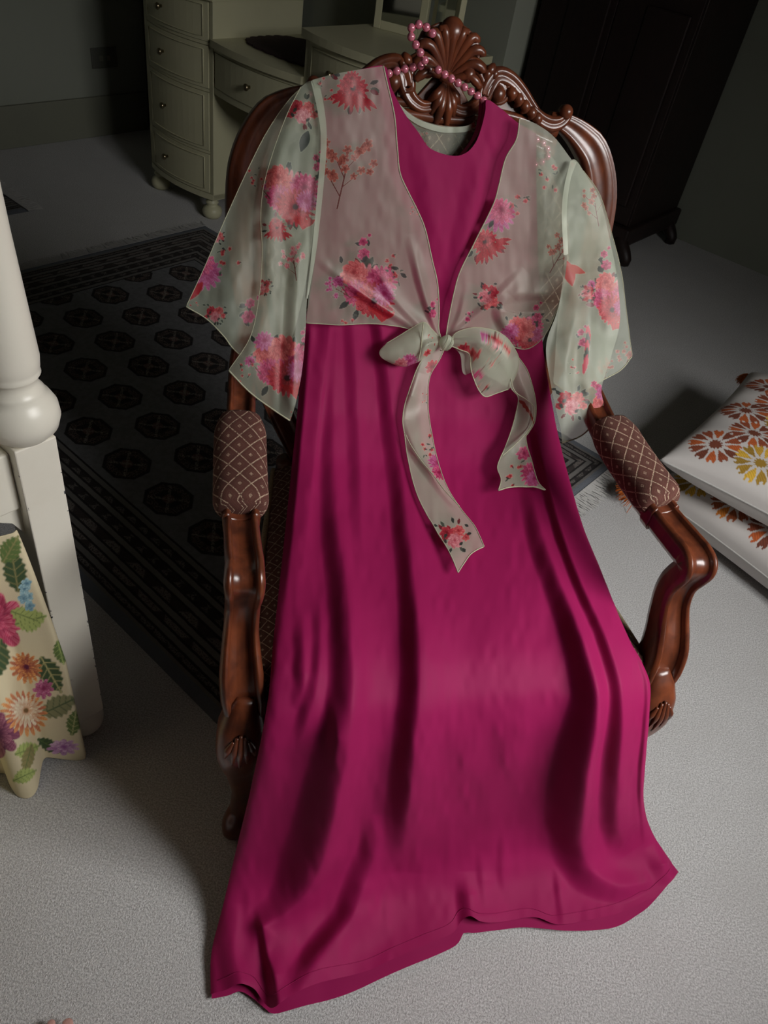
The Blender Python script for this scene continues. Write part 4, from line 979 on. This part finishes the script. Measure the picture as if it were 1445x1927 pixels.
# right-hand side of the neck: inside of the back shoulder turning away from the hanger
inner = coons([(917, 188), (912, 190), (906, 194)], [(906, 194), (902, 235), (890, 268), (868, 297)], [(874, 290), (871, 294), (868, 297)], [(917, 188), (913, 212), (905, 243), (874, 290)], 40, 8)
iv = plane_surf(BD0 + .006); pi_ = iv(inner.reshape(-1, 2)).reshape(40, 8, 3); pi_ += (np.linspace(0, 1, 8)[None, :, None] * np.array([0, .014, 0]))
grid_obj('neck_facing', pi_, M['dress'], DR, uv=np.zeros((40, 8, 2)))
ws = empty('wall_socket', rw(-1.12, .222, .351), ROOM_YAW); tag(ws, 'small dark wall socket plate on the grey-green wall', 'socket')
box('socket_plate', 0, .008, -.07, .07, -.045, .045, mat_paint('old_socket_plastic', (.13, .135, .11), (.10, .10, .085), 9, .5), ws, .003); box('socket_switch', .008, .013, -.03, -.01, -.012, .012, M['baseboard'], ws, .002); box('socket_switch', .008, .013, .01, .03, -.012, .012, M['baseboard'], ws, .002)
# ================================================================== pearl hanger
HG = empty('pearl_hanger', CH0, YAW)
tag(HG, 'pink pearl-beaded clothes hanger hooked over the carved chair crest', 'hanger')
SH = plane_surf(.470)
def on(S, pts, off=0.0): return S(np.asarray(pts, float), off)
hook = line(on(SH, [(818, 70), (811, 59), (800, 50), (788, 46), (777, 49), (771, 59), (774, 70), (781, 82), (788, 94), (795, 106), (800, 116), (799, 122)], .030), 120)
armL = line(on(SH, [(799, 122), (780, 126), (752, 132), (723, 141), (690, 150), (650, 161), (605, 170), (582, 178), (571, 192), (570, 206), (578, 219), (592, 231), (606, 238), (630, 246)], .001), 200)
armR = line(on(SH, [(818, 127), (832, 137), (860, 155), (886, 172), (911, 190), (940, 220), (980, 250), (1008, 262), (1024, 272), (1031, 285), (1028, 298), (1016, 307), (1000, 312)], .001), 200)
join = line(np.vstack([hook[-1], (hook[-1] + armR[0]) / 2, armR[0]]), 6)
for nm, p in (('hanger_wire', hook), ('hanger_wire', armL), ('hanger_wire', armR), ('hanger_wire', join)): tube(nm, p, .0016, M['brass'], HG, 6)
pr = .0062; u_ = np.linspace(0, math.pi, 11); v_ = np.linspace(0, 2 * math.pi, 18, endpoint=False)
Ps = np.array([[(pr * math.sin(a) * math.cos(b), pr * math.sin(a) * math.sin(b), pr * math.cos(a)) for b in v_] for a in u_])
pearl_me = raw_mesh('pearl', Ps.reshape(-1, 3), grid_faces(11, 18, cv=True, flip=True)); pearl_me.materials.append(M['pearl'])
def string_pearls(path):
    L = np.concatenate([[0], np.cumsum(np.linalg.norm(np.diff(path, axis=0), axis=1))]); n = int(L[-1] / (pr * 2.02))
    for k in range(n):
        s_ = (k + .5) * L[-1] / n; o = bpy.data.objects.new('pearl', pearl_me); COL.objects.link(o); o.parent = HG
        o.location = [float(np.interp(s_, L, path[:, q])) for q in range(3)]
for p in (hook, armL, armR): string_pearls(p)

# ================================================================== organza bolero
BO = empty('organza_bolero', CH0, YAW)
tag(BO, 'sheer pale green organza bolero with floral print, tied in a bow over the burgundy dress', 'bolero')
BASE = (.5, .56, .42); LAST = [None]
def organza(name, top, right, bottom, left, surf, off, painter=None, folds=(), step=1.7, mat='organza', bulge=None, label=None, wav=.0012, seed=3):
    lens = [np.linalg.norm(np.diff(line(x, 50), axis=0), axis=1).sum() for x in (top, bottom, left, right)]
    nv = int(max(lens[0], lens[1]) / step) + 2; nu = int(max(lens[2], lens[3]) / step) + 2
    PX = coons(top, right, bottom, left, nu, nv); p = PX.reshape(-1, 2)
    B_ = surf(p, off).reshape(nu, nv, 3); N_ = grid_normals(B_)
    if N_[nu // 2, nv // 2, 2] < 0: N_ = -N_
    h = wav * smooth_noise(p, 40, seed) + .0004 * smooth_noise(p, 12, seed + 1)
    if folds: h = h + fold_h(p, folds)
    if bulge is not None:
        U_, V_ = np.meshgrid(np.linspace(0, 1, nu), np.linspace(0, 1, nv), indexing='ij'); h = h + bulge(U_, V_).ravel()
    Q = B_ + N_ * h.reshape(nu, nv)[..., None]
    pa = Paint(p, BASE)
    if painter: painter(pa)
    o = grid_obj(name, Q, M[mat], BO, col=pa.rgba()); LAST[0] = o
    if label: o['label'] = label
    return Q
def sleeve(*a, **k): return organza(*a, mat='organza_sleeve', **k)
def edge(name, path, r=.0013, mat='organza_edge'):
    n = max(8, int(np.linalg.norm(np.diff(path, axis=0), axis=1).sum() / .004)); return tube(name, line(path[::max(1, len(path) // n)], n), r * .75, M[mat], LAST[0], 6)
SB = plane_surf(.487)
# back panel, seen through the neck opening with its neck band
def pb_(P): 
    bouquet(P, (742, 185), 26, 0, 3, 2); tiny(P, (795, 262), 20, 4); bouquet(P, (884, 236), 14, 0, 5, 2)
organza('back_panel', [(612, 152), (716, 128), (728, 160), (752, 196), (785, 222), (830, 236), (884, 234), (917, 196), (975, 236), (1010, 256)], [(1010, 256), (1055, 330), (1060, 440), (1056, 520)], [(590, 480), (720, 500), (850, 505), (1056, 520)], [(612, 152), (600, 250), (596, 400), (590, 480)], SB, 0, pb_, step=3, mat='organza_back')
nb_ = [(722, 150), (733, 172), (754, 199), (786, 224), (830, 238), (870, 238), (888, 233)]
organza('neck_band', nb_, [(888, 233), (886, 240), (884, 246)], [(722, 164), (735, 186), (756, 212), (788, 236), (830, 249), (868, 249), (884, 246)], [(722, 150), (722, 157), (722, 164)], SB, .004, None, step=2, mat='organza_seam')
# sleeves: each is a wide bell, back layer and front layer
SLL = Surf([(.585 + .62 * (z - 1.05), z) for z in (.2, 1.4)]); SLR = Surf([(.580 + .60 * (z - 1.02), z) for z in (.2, 1.4)])
def pl_back(P):
    P.flower((386, 512), 34, PUR, 16, 4, 0, .4); P.flower((378, 492), 26, MAG, 14, 4, 1, .4); tiny(P, (432, 492), 36, 7); bouquet(P, (404, 590), 28, 0, 8, 2); buds(P, (466, 598), 50, -1.2, 9); tiny(P, (482, 335), 26, 10); bouquet(P, (408, 445), 20, 0, 11, 2)
    P.leaf((382, 530), 45, 10, 2.2, lin(190, 30, 50)); tiny(P, (365, 565), 16, 12)
Q = sleeve('sleeve_back', [(572, 160), (588, 154), (604, 172)], [(604, 172), (598, 300), (588, 450), (560, 600), (520, 720)], [(350, 577), (388, 600), (420, 632), (447, 664), (520, 720)], [(572, 160), (540, 192), (500, 252), (460, 332), (420, 420), (385, 502), (350, 577)], SLL, -.014, pl_back,
    folds=[([(520, 230), (480, 380), (440, 520), (420, 620)], (.002, .008, .010, .008), (40, 50), (40, 50))])
edge('sleeve_hem', Q[-1]); edge('sleeve_fold', Q[:, 0], .0008)
def pl_front(P):
    bouquet(P, (568, 210), 42, 0, 21, 2); buds(P, (597, 315), 34, -1.5, 22); bouquet(P, (546, 370), 74, .2, 23, 0); bouquet(P, (520, 430), 34, 0, 24, 1); sprig(P, (556, 530), 70, -1.7, 25, ROS); bouquet(P, (496, 540), 22, 1.57, 26, 2)
    bouquet(P, (528, 692), 74, .1, 27, 0); P.flower((497, 640), 20, PUR, 12, 3, 0, .4); P.flower((531, 652), 26, COR, 8, 4, 0, .28, swirl=.6); tiny(P, (462, 700), 26, 28); buds(P, (572, 640), 26, -1.6, 29); P.leaf((580, 245), 46, 12, 1.9, LEAFD); tiny(P, (545, 780), 14, 30)
Q = sleeve('sleeve_front', [(566, 163), (585, 152), (603, 168)], [(603, 168), (608, 300), (597, 400), (586, 480), (577, 560), (574, 620), (568, 690), (558, 745), (546, 792)], [(430, 697), (470, 738), (510, 768), (546, 792)], [(566, 163), (540, 215), (514, 285), (496, 350), (490, 410), (493, 480), (487, 560), (470, 635), (430, 697)], SLL, .006, pl_front,
    folds=[([(560, 200), (525, 300), (505, 420), (510, 520), (500, 600), (462, 690)], (.004, .010, .012, .010, .010, .006), (22, 30), (26, 34)), ([(585, 430), (560, 520), (552, 640), (548, 760)], (.0, .010, .014, .012), (20, 24), (26, 26)), ([(540, 415), (556, 470), (552, 540)], (0, .008, 0), (20, 20), (16, 16))], label='printed bell sleeve hanging over the chair arm')
edge('sleeve_hem', Q[-1], .0017); edge('sleeve_fold', Q[:, 0], .0007)
def pr_back(P):
    sprig(P, (1176, 700), 60, -1.35, 31, BRN); P.flower((1186, 668), 9, BRN, 5, 2); sprig(P, (1138, 720), 50, -1.5, 35, BRN, 6)
Q = sleeve('sleeve_back', [(1079, 300), (1086, 305), (1096, 320)], [(1096, 320), (1128, 365), (1149, 434), (1167, 508), (1177, 579), (1184, 632), (1190, 670)], [(1040, 720), (1080, 742), (1128, 718), (1168, 697), (1190, 670)], [(1079, 300), (1062, 380), (1062, 480), (1050, 600), (1040, 720)], SLR, -.014, pr_back,
    folds=[([(1110, 380), (1120, 500), (1110, 620)], (.002, .008, .006), (40, 40), (40, 40))])
edge('sleeve_hem', Q[-1], .0015); edge('sleeve_fold', Q[:, -1], .0008)
def pr_front(P):
    sprig(P, (1128, 425), 78, -1.75, 41, BRN); buds(P, (1140, 500), 40, -1.5, 42); bouquet(P, (1148, 565), 62, .5, 43, 0); bouquet(P, (1099, 552), 22, 1.57, 44, 2); buds(P, (1092, 645), 36, -1.6, 45)
    for k in range(5): P.leaf((1099, 610 + 14 * k), 42, 6, 1.5 + .06 * k, (lin(215, 40, 80), LEAFD)[k % 2])
    bouquet(P, (1070, 756), 42, 0, 46, 2); P.flower((1113, 722), 8, MAG, 6, 3); P.flower((1122, 728), 8, MAG, 6, 3); P.flower((1128, 758), 20, COR, 8, 4, 0, .3); P.flower((1130, 738), 14, PUR, 10, 3); tiny(P, (1075, 690), 20, 47)
    bouquet(P, (1062, 306), 24, 0, 48, 2); P.leaf((1064, 490), 52, 14, 1.4, lin(200, 60, 60)); P.leaf((1062, 500), 40, 10, .4, lin(200, 70, 60))
Q = sleeve('sleeve_front', [(1076, 300), (1083, 302), (1092, 314)], [(1092, 314), (1128, 372), (1146, 440), (1160, 520), (1166, 600), (1150, 670), (1130, 728), (1135, 759)], [(1056, 833), (1088, 822), (1109, 805), (1127, 782), (1135, 759)], [(1076, 300), (1062, 380), (1060, 440), (1064, 490), (1050, 580), (1028, 650), (1036, 730), (1056, 833)], SLR, .008, pr_front,
    folds=[([(1066, 500), (1080, 570), (1060, 680), (1058, 800)], (.004, .012, .012, .008), (26, 30), (28, 30)), ([(1100, 420), (1106, 540), (1104, 660), (1100, 780)], (0, .007, .010, .007), (30, 30), (30, 30))], label='printed bell sleeve spread over the chair back rail')
edge('sleeve_hem', Q[-1], .0019)
# front panels
KN = (834, 642)
def pf_l(P):
    bouquet(P, (664, 166), 58, .2, 51, 1); tiny(P, (612, 168), 30, 52); sprig(P, (634, 392), 128, -1.35, 53, BRN, 12); buds(P, (684, 480), 46, -1.4, 54); bouquet(P, (692, 545), 74, .15, 55, 0); tiny(P, (744, 505), 36, 56); sprig(P, (660, 560), 60, -2.6, 57, PUR, 6); buds(P, (812, 590), 34, -1.3, 58); tiny(P, (655, 600), 30, 59); tiny(P, (780, 395), 16, 60)
lp_in = [(721, 124), (730, 165), (742, 220), (747, 280), (752, 325), (768, 362), (785, 395), (800, 432), (813, 490), (823, 533), (826, 586), (824, 618), (828, 636)]
lp_bot = [(576, 608), (640, 613), (700, 613), (750, 620), (795, 632), (828, 644)]
Q = organza('front_panel', [(588, 150), (640, 137), (721, 124)], lp_in, lp_bot, [(588, 150), (605, 215), (607, 300), (597, 400), (586, 500), (576, 608)], SD, .024, pf_l,
    folds=[([(592, 480), (650, 530), (720, 578), (800, 628)], (.0, .006, .008, .006), (14, 14), (10, 12)), ([(770, 440), (790, 530), (812, 600), (826, 634)], (.0, .008, .010, .006), (14, 12, 8), (16, 12, 8)), ([(690, 480), (740, 560), (800, 620)], (0, .005, .006), (16, 12), (16, 12)), ([(650, 200), (660, 300), (655, 420)], (.002, .004, .002), (50, 50), (50, 50))], label='printed sheer front panel gathered to the bow')
edge('front_edge', Q[:, -1], .0016); edge('panel_hem', Q[-1], .0011)
sm_l = organza('armhole_seam', [(585, 152), (592, 150), (599, 150)], [(599, 150), (608, 190), (614, 240), (613, 300), (604, 400), (594, 480), (579, 562)], [(577, 562), (578, 562), (579, 562)], [(585, 152), (596, 200), (603, 250), (602, 300), (594, 400), (586, 480), (577, 562)], SLL, .016, None, step=2.5, mat='organza_seam')
def pf_r(P):
    P.flower((938, 402), 34, PUR, 16, 4, 0, .4); P.flower((945, 395), 26, MAG, 14, 4, 0, .4); bouquet(P, (912, 455), 50, -.6, 61, 1); tiny(P, (973, 388), 36, 62); bouquet(P, (918, 556), 34, 1.5, 63, 2); buds(P, (878, 600), 20, -1, 64); bouquet(P, (988, 628), 50, 0, 65, 0); P.flower((985, 618), 24, COR, 8, 4, 0, .3, swirl=.5)
    buds(P, (1012, 598), 34, -1.5, 66); sprig(P, (1032, 512), 82, -1.0, 67, BRN, 9); tiny(P, (1030, 335), 34, 68); P.flower((958, 620), 18, PUR, 14, 3)
rp_in = [(978, 222), (972, 262), (952, 298), (938, 352), (927, 388), (895, 452), (867, 508), (855, 547), (846, 592), (839, 634)]
Q = organza('front_panel', [(978, 222), (1010, 234), (1042, 258), (1079, 306)], [(1079, 306), (1062, 375), (1062, 440), (1066, 500), (1064, 552)], [(839, 646), (900, 644), (950, 655), (985, 663), (1010, 652), (1030, 626), (1046, 590), (1064, 552)], rp_in, SD, .024, pf_r,
    folds=[([(960, 556), (938, 580), (950, 612), (980, 640)], (.004, .014, .012, .004), (16, 20), (30, 40)), ([(950, 552), (1010, 548), (1050, 556)], (.004, .012, .006), (20, 20), (20, 30)), ([(985, 505), (930, 560), (880, 606), (845, 640)], (.0, .007, .008, .005), (12, 12), (14, 12)), ([(880, 530), (866, 590), (845, 638)], (0, .005, .005), (10, 8), (14, 10)), ([(1020, 300), (1024, 420), (1016, 540)], (.004, .007, .004), (30, 30), (30, 30))], label='printed sheer front panel with a puffed fold beside the bow')
edge('front_edge', Q[:, 0], .0014); edge('panel_hem', Q[-1], .0011)
organza('armhole_seam', [(1072, 304), (1078, 302), (1084, 306)], [(1084, 306), (1072, 340), (1066, 390), (1067, 440), (1069, 478)], [(1060, 480), (1064, 480), (1069, 478)], [(1072, 304), (1061, 350), (1057, 395), (1058, 440), (1060, 480)], SLR, .020, None, step=2.5, mat='organza_seam')
# bow ----------------------------------------------------------------
puff = lambda a: (lambda U_, V_: a * (4 * V_ * (1 - V_)) ** .7 * (4 * np.clip(U_, 0, 1) * (1 - U_) * .8 + .2))
def pb1(P): P.flower((768, 676), 18, PUR, 14, 3); P.flower((752, 682), 14, ROS, 8, 3); P.flower((800, 660), 10, COR, 6, 2); tiny(P, (806, 636), 14, 71)
ll_top = [(828, 636), (812, 619), (797, 606), (770, 620), (744, 636), (727, 646)]
ll_bot = [(830, 650), (812, 665), (786, 680), (764, 690), (746, 688), (732, 682)]
Q = organza('bow_loop', [(828, 636), (830, 643), (830, 650)], ll_bot, [(727, 646), (715, 662), (718, 673), (732, 682)], ll_top, SD, .034, pb1, mat='organza_bow', step=1.5, bulge=puff(.020), folds=[([(824, 640), (795, 645), (786, 678)], (.004, .008, .006), (8, 10), (8, 10))], label='printed organza bow loop')
edge('loop_edge', Q[:, 0], .0010)
edge('loop_edge', line(on(SD, [(797, 607), (794, 630), (792, 655), (787, 680)], .058), 20), .0013)
organza('bow_loop', [(826, 638), (828, 643), (828, 649)], ll_bot, [(727, 646), (715, 662), (718, 673), (732, 682)], ll_top, SD, .030, None, mat='organza_bow', step=3, bulge=lambda U_, V_: -.004 * (4 * V_ * (1 - V_)))
def pb2(P):
    bouquet(P, (925, 640), 24, .6, 72, 2); P.flower((885, 662), 15, COR, 7, 3); sprig(P, (900, 690), 34, -.6, 73, COR, 6); P.flower((892, 705), 12, MAG, 7, 3); tiny(P, (905, 728), 18, 74); P.flower((870, 652), 12, RED, 7, 3); P.flower((905, 628), 10, PUR, 7, 3); P.flower((948, 650), 12, COR, 7, 3)
rl_top = [(846, 640), (860, 624), (893, 615), (927, 620), (950, 634), (966, 656), (974, 676), (970, 700), (958, 731)]
rl_bot = [(846, 650), (866, 658), (882, 666), (884, 694), (890, 715), (898, 733), (911, 746), (932, 740), (957, 732)]
Q = organza('bow_loop', rl_top, [(958, 731), (958, 732), (957, 732)], rl_bot, [(846, 640), (846, 645), (846, 650)], SD, .036, pb2, mat='organza_bow', step=1.5, bulge=lambda U_, V_: .024 * np.sin(np.clip(V_, 0, 1) * math.pi) * (.35 + .65 * np.sin(U_ * math.pi)), folds=[([(850, 644), (890, 640), (930, 650), (952, 690)], (.004, .010, .010, .006), (10, 14), (12, 14))], label='printed organza bow loop')
edge('loop_edge', Q[-1], .0015); edge('loop_edge', Q[0], .0010)
organza('bow_loop', [(846, 642), (862, 640), (880, 648), (905, 650), (945, 640)], [(945, 640), (960, 680), (955, 728)], [(846, 648), (866, 668), (873, 704), (900, 700), (955, 728)], [(846, 642), (846, 645), (846, 648)], SD, .030, None, mat='organza_bow', step=2.5)
def pt1(P): tiny(P, (803, 838), 34, 75); P.flower((824, 872), 22, PUR, 16, 4, 0, .4); P.flower((826, 890), 16, MAG, 14, 3, 0, .4); bouquet(P, (853, 1008), 42, -.2, 76, 2); tiny(P, (800, 750), 16, 77); P.flower((815, 690), 16, RED, 9, 3)
tl_l = [(812, 656), (789, 683), (775, 717), (762, 756), (757, 790), (761, 820), (767, 863), (778, 910), (792, 947), (820, 997), (843, 1036), (862, 1077)]
tl_r = [(838, 654), (828, 676), (812, 700), (806, 720), (805, 742), (807, 784), (817, 840), (828, 882), (842, 919), (866, 955), (893, 989), (911, 1028)]
Q = organza('bow_tail', [(812, 656), (824, 652), (838, 654)], tl_r, [(862, 1077), (874, 1058), (888, 1040), (911, 1028)], tl_l, SD, .027, pt1, mat='organza_bow', step=1.6, folds=[([(786, 700), (766, 760), (762, 790)], (.004, .012, 0), (10, 10), (14, 14)), ([(764, 800), (780, 850), (812, 895), (838, 925)], (.004, .010, .010, .002), (12, 14), (14, 12))], label='printed organza bow tail with a pointed end')
edge('tail_edge', Q[:, 0], .0014); edge('tail_edge', Q[:, -1], .0012); edge('tail_edge', Q[-1], .0014)
edge('tail_edge', line(on(SD, [(762, 815), (772, 836), (792, 866), (815, 894), (836, 922), (864, 952)], .040), 40), .0013)
def pt2(P):
    for k in range(6): P.leaf((975 + 5 * k, 752 + 8 * k), 16, 4, .8 + .1 * k, lin(150, 50, 40))
    P.flower((984, 854), 15, MAG, 7, 3, 0, .3); P.flower((1001, 892), 24, MAG, 16, 4, 0, .4); P.flower((1004, 902), 16, PUR, 12, 3); tiny(P, (967, 892), 34, 78)
tr_l = [(950, 690), (960, 728), (974, 748), (970, 780), (960, 815), (948, 845), (938, 868), (935, 884), (942, 904), (937, 924)]
tr_r = [(972, 668), (992, 698), (1002, 735), (1006, 767), (1003, 796), (990, 818), (986, 826), (996, 858), (1010, 905), (1026, 923)]
Q = organza('bow_tail', [(950, 690), (962, 676), (972, 668)], tr_r, [(937, 924), (962, 917), (1000, 917), (1026, 923)], tr_l, SD, .030, pt2, mat='organza_bow', step=1.6, folds=[([(975, 700), (990, 760), (985, 810), (955, 850)], (.004, .014, .012, .004), (18, 20), (16, 16)), ([(975, 835), (990, 880), (1005, 915)], (.002, .006, .002), (16, 16), (12, 12))], label='printed organza bow tail with a blunt end')
edge('tail_edge', Q[:, 0], .0012); edge('tail_edge', Q[:, -1], .0014); edge('tail_edge', Q[-1], .0020)
edge('tail_edge', line(on(SD, [(958, 700), (968, 735), (990, 752), (1005, 768), (1000, 800), (978, 828), (945, 858)], .050), 40), .0013)
# knot: a snug wrap round the crossing
ck = SD([(840, 645)], .05)[0]; u_ = np.linspace(0, math.pi, 18); v_ = np.linspace(0, 2 * math.pi, 28, endpoint=False)
P = np.array([[(.0115 * math.sin(a) * math.cos(b) * (1 - .18 * math.cos(a * 2) ) , .0095 * math.sin(a) * math.sin(b) * (1 + .10 * math.sin(5 * b)), .0155 * math.cos(a)) for b in v_] for a in u_]) + ck
pk = Paint(np.zeros((P.shape[0] * P.shape[1], 2)), BASE); knot = grid_obj('bow_knot', P, M['organza_seam'], BO, cv=True, col=pk.rgba(), flip=True)
for s in (-1, 1):
    a_ = np.linspace(0, math.pi, 14); tube('knot_crease', np.stack([ck[0] + s * .005 + .004 * np.cos(a_), ck[1] - .0122 * np.sin(a_), ck[2] + .0150 * np.cos(a_)], 1), .0006, M['organza_edge'], knot, 5)

# ================================================================== floor cushions
LINEN = lin(205, 200, 196); PAL = {'o': (lin(214, 128, 40), lin(178, 96, 44), lin(150, 72, 36)), 'y': (lin(226, 180, 60), lin(205, 160, 52), lin(160, 125, 42)), 'r': (lin(196, 96, 44), lin(160, 78, 46), lin(120, 62, 42))}
def rosette(P, c, R, key, rot):
    i, d = P.near(c, R * 1.1)
    if not len(i): return
    r = np.hypot(d[:, 0], d[:, 1]) / R; th = np.arctan2(d[:, 1], d[:, 0]) + rot; hi, mi, lo = PAL[key]
    f = (th / (2 * math.pi) * 12) % 1 - .5; cell = np.floor(th / (2 * math.pi) * 12)
    star = r < .25 * (1 + .22 * (1 - 4 * np.abs(f)))
    P.put(i, star.astype(float), lo)
    w = np.interp(r, [.36, .62, .86, 1.0], [.10, .43, .46, .26]); tip = .93 - .10 * np.cos(f * 2 * math.pi * 2)
    pet = (np.abs(f) < w * .93) & (r > .36) & (r < np.where(np.abs(f) < .12, .90, 1.0 - .0 * tip))
    t = (.5 + .5 * np.sin(cell * 1.9 + rot * 3))[:, None]; col = np.where((cell % 3 == 0)[:, None], np.array(hi), np.array(mi) * t + np.array(lo) * (1 - t))
    st = .86 + .14 * np.sign(np.sin((d[:, 0] * .8 + d[:, 1]) * 900)); P.put_var(i, pet.astype(float), col * st[:, None])
def cushion(name, corner, z0, th, L, W, yaw, label, seed):
    """a plump square floor cushion; its left-front corner at 'corner', sides along yaw"""
    rt = empty(name, (corner[0], corner[1], z0), yaw); tag(rt, label, 'cushion', 'floor cushions stacked by the armchair')
    n = 260; U_, V_ = np.meshgrid(np.linspace(-1, 1, n), np.linspace(-1, 1, n), indexing='ij')
    pin = 1 - .045 * (1 - np.abs(U_) ** 2) * np.abs(V_) ** 6 ; pin2 = 1 - .045 * (1 - np.abs(V_) ** 2) * np.abs(U_) ** 6
    x = L / 2 * (1 + U_ * pin2 * .985); y = W / 2 * (1 + V_ * pin * .985)
    e = (1 - np.abs(U_) ** 3.2) * (1 - np.abs(V_) ** 3.2); hgt = np.clip(e, 0, 1) ** .38
    rg = np.random.default_rng(seed); wr = .004 * np.sin(U_ * 9 + 3 * V_ + seed) * (1 - hgt) + .003 * np.sin(V_ * 14 - U_ * 5)
    top = np.stack([x, y, th * (.46 + .54 * hgt) + wr * hgt], -1); bot = np.stack([x, y, th * (.46 - .46 * hgt)], -1)
    P = Paint(np.stack([x.ravel(), y.ravel()], 1), LINEN); k = 0; keys = 'oyroyr'; sp = .121
    for a in range(8):
        for b in range(8):
            cxx = .100 + a * sp + (.5 * sp if b % 2 else 0); cyy = .098 + b * sp * .88
            if cxx < L - .08 and cyy < W - .08: rosette(P, (cxx, cyy), .066, keys[(a * 2 + b * 3 + seed) % 6], .3 * a)
    grid_obj('cover_top', top, M['embroidery'], rt, col=P.rgba(), flip=True)
    n2 = 60; ix = np.linspace(0, n - 1, n2).astype(int); b2 = bot[np.ix_(ix, ix)]; pb2_ = Paint(np.zeros((n2 * n2, 2)), LINEN)
    grid_obj('cover_underside', b2, M['embroidery'], rt, col=pb2_.rgba())
    ring = np.vstack([top[:, 0], top[-1, 1:], top[::-1, -1][1:], top[0, ::-1][1:]]); pp_ = tube('seam_piping', ring[::6], .0028, M['fringe'], rt, 6)
    return rt
def tassel(parent, loc, d, n, seed, L=.07):
    rg = random.Random(seed); V = []; F = []
    for i in range(n):
        dv = np.array(d, float) + np.array([rg.gauss(0, .45), rg.gauss(0, .45), rg.gauss(0, .25)]); dv /= np.linalg.norm(dv); l = L * rg.uniform(.6, 1.1); w = .0009
        s_ = np.cross(dv, (0, 0, 1.0)); s_ /= np.linalg.norm(s_) + 1e-9; k = len(V)
        for t in (0, .4, .75, 1): 
            q = np.array(loc) + dv * l * t - np.array([0, 0, .02 * t * t]); q[2] = max(q[2], .0015 - parent.location.z); V += [tuple(q - s_ * w), tuple(q + s_ * w + np.array([0, 0, .001]))]
        for j in range(3): a = k + 2 * j; F.append((a, a + 1, a + 3, a + 2))
    o = link('tassel', raw_mesh('tassel', V, F), M['orange'], parent); tag(o, 'orange yarn tassel', kind='stuff')
cl = atz(1205, 925, .06); cb_ = atz(1430, 1090, .07)
yl = math.atan2(cb_[1] - cl[1], cb_[0] - cl[0])
c1 = cushion('floor_cushion', cl, 0.0, .165, .62, .62, yl, 'lower linen floor cushion with yellow and orange rosettes, lying on the carpet', 1)
tassel(c1, (.0, .01, .075), (-1, -.35, -.35), 420, 2)
ct = atz(1236, 868, .225); 
c2 = cushion('floor_cushion', ct, .150, .175, .70, .72, ROOM_YAW + math.radians(2), 'upper linen floor cushion with yellow and orange rosettes, lying on another cushion', 2)
tassel(c2, (.01, .71, .08), (-1, .1, -.5), 160, 3, .035)

# ================================================================== the photographer's bare foot
def foot():
    me = bpy.data.meshes.new('person'); bm = bmesh.new(); sk = bm.verts.layers.skin.verify()
    def v(co, r, flat=None):
        q = bm.verts.new(co); q[sk].radius = (r, flat or r); return q
    heel = v((0, -.235, .034), .030); ank = v((.0, -.205, .085), .034); sh = v((.0, -.215, .20), .037); sh2 = v((0, -.235, .36), .050); kn_ = v((0, -.225, .46), .054)
    q_ = heel[sk]; ank[sk].use_root = True
    for a_, b_ in ((heel, ank), (ank, sh), (sh, sh2), (sh2, kn_)): bm.edges.new((a_, b_))
    mid = v((0, -.130, .046), .034); bm.edges.new((ank, mid)); ballf = v((.002, -.075, .030), .030); bm.edges.new((mid, ballf))
    toes = [(.030, .0, .0135, .050), (.006, -.004, .0100, .040), (-.013, -.012, .0092, .037), (-.030, -.024, .0088, .034), (-.045, -.038, .0085, .030)]
    for x, y, r, L in toes:
        k0 = v((x * .95, y - L - .016, .020 + r * .3), r * 1.05); k1 = v((x, y - L * .55, .021 + r * .2), r * .95); k2 = v((x * 1.02, y - r, r + .001), r)
        bm.edges.new((ballf, k0)); bm.edges.new((k0, k1)); bm.edges.new((k1, k2))
    bm.to_mesh(me); bm.free()
    o = link('person', me, M['skin']); o.modifiers.new('skin', 'SKIN'); s_ = o.modifiers.new('sub', 'SUBSURF'); s_.levels = 2; s_.render_levels = 2
    for p in me.polygons: p.use_smooth = True
    return o, toes
ft, toes = foot()
tp = atz(137, 1913, .012); ft.location = (tp[0] - .032, tp[1] - .004, 0); ft.rotation_euler = (0, 0, math.radians(2))
tag(ft, 'bare toes of a person standing on the carpet at the photographer\'s side', 'person')
for x, y, r, L in toes:
    bm = bmesh.new(); bmesh.ops.create_uvsphere(bm, u_segments=10, v_segments=6, radius=1.0)
    for q in bm.verts: q.co = Vector((x * 1.02 + q.co.x * r * .62, y - r * .75 + q.co.y * r * .62, r * 1.62 + q.co.z * r * .22 + .001))
    me = bpy.data.meshes.new('toe_nail'); bm.to_mesh(me); bm.free(); link('toe_nail', me, M['nail'], ft)
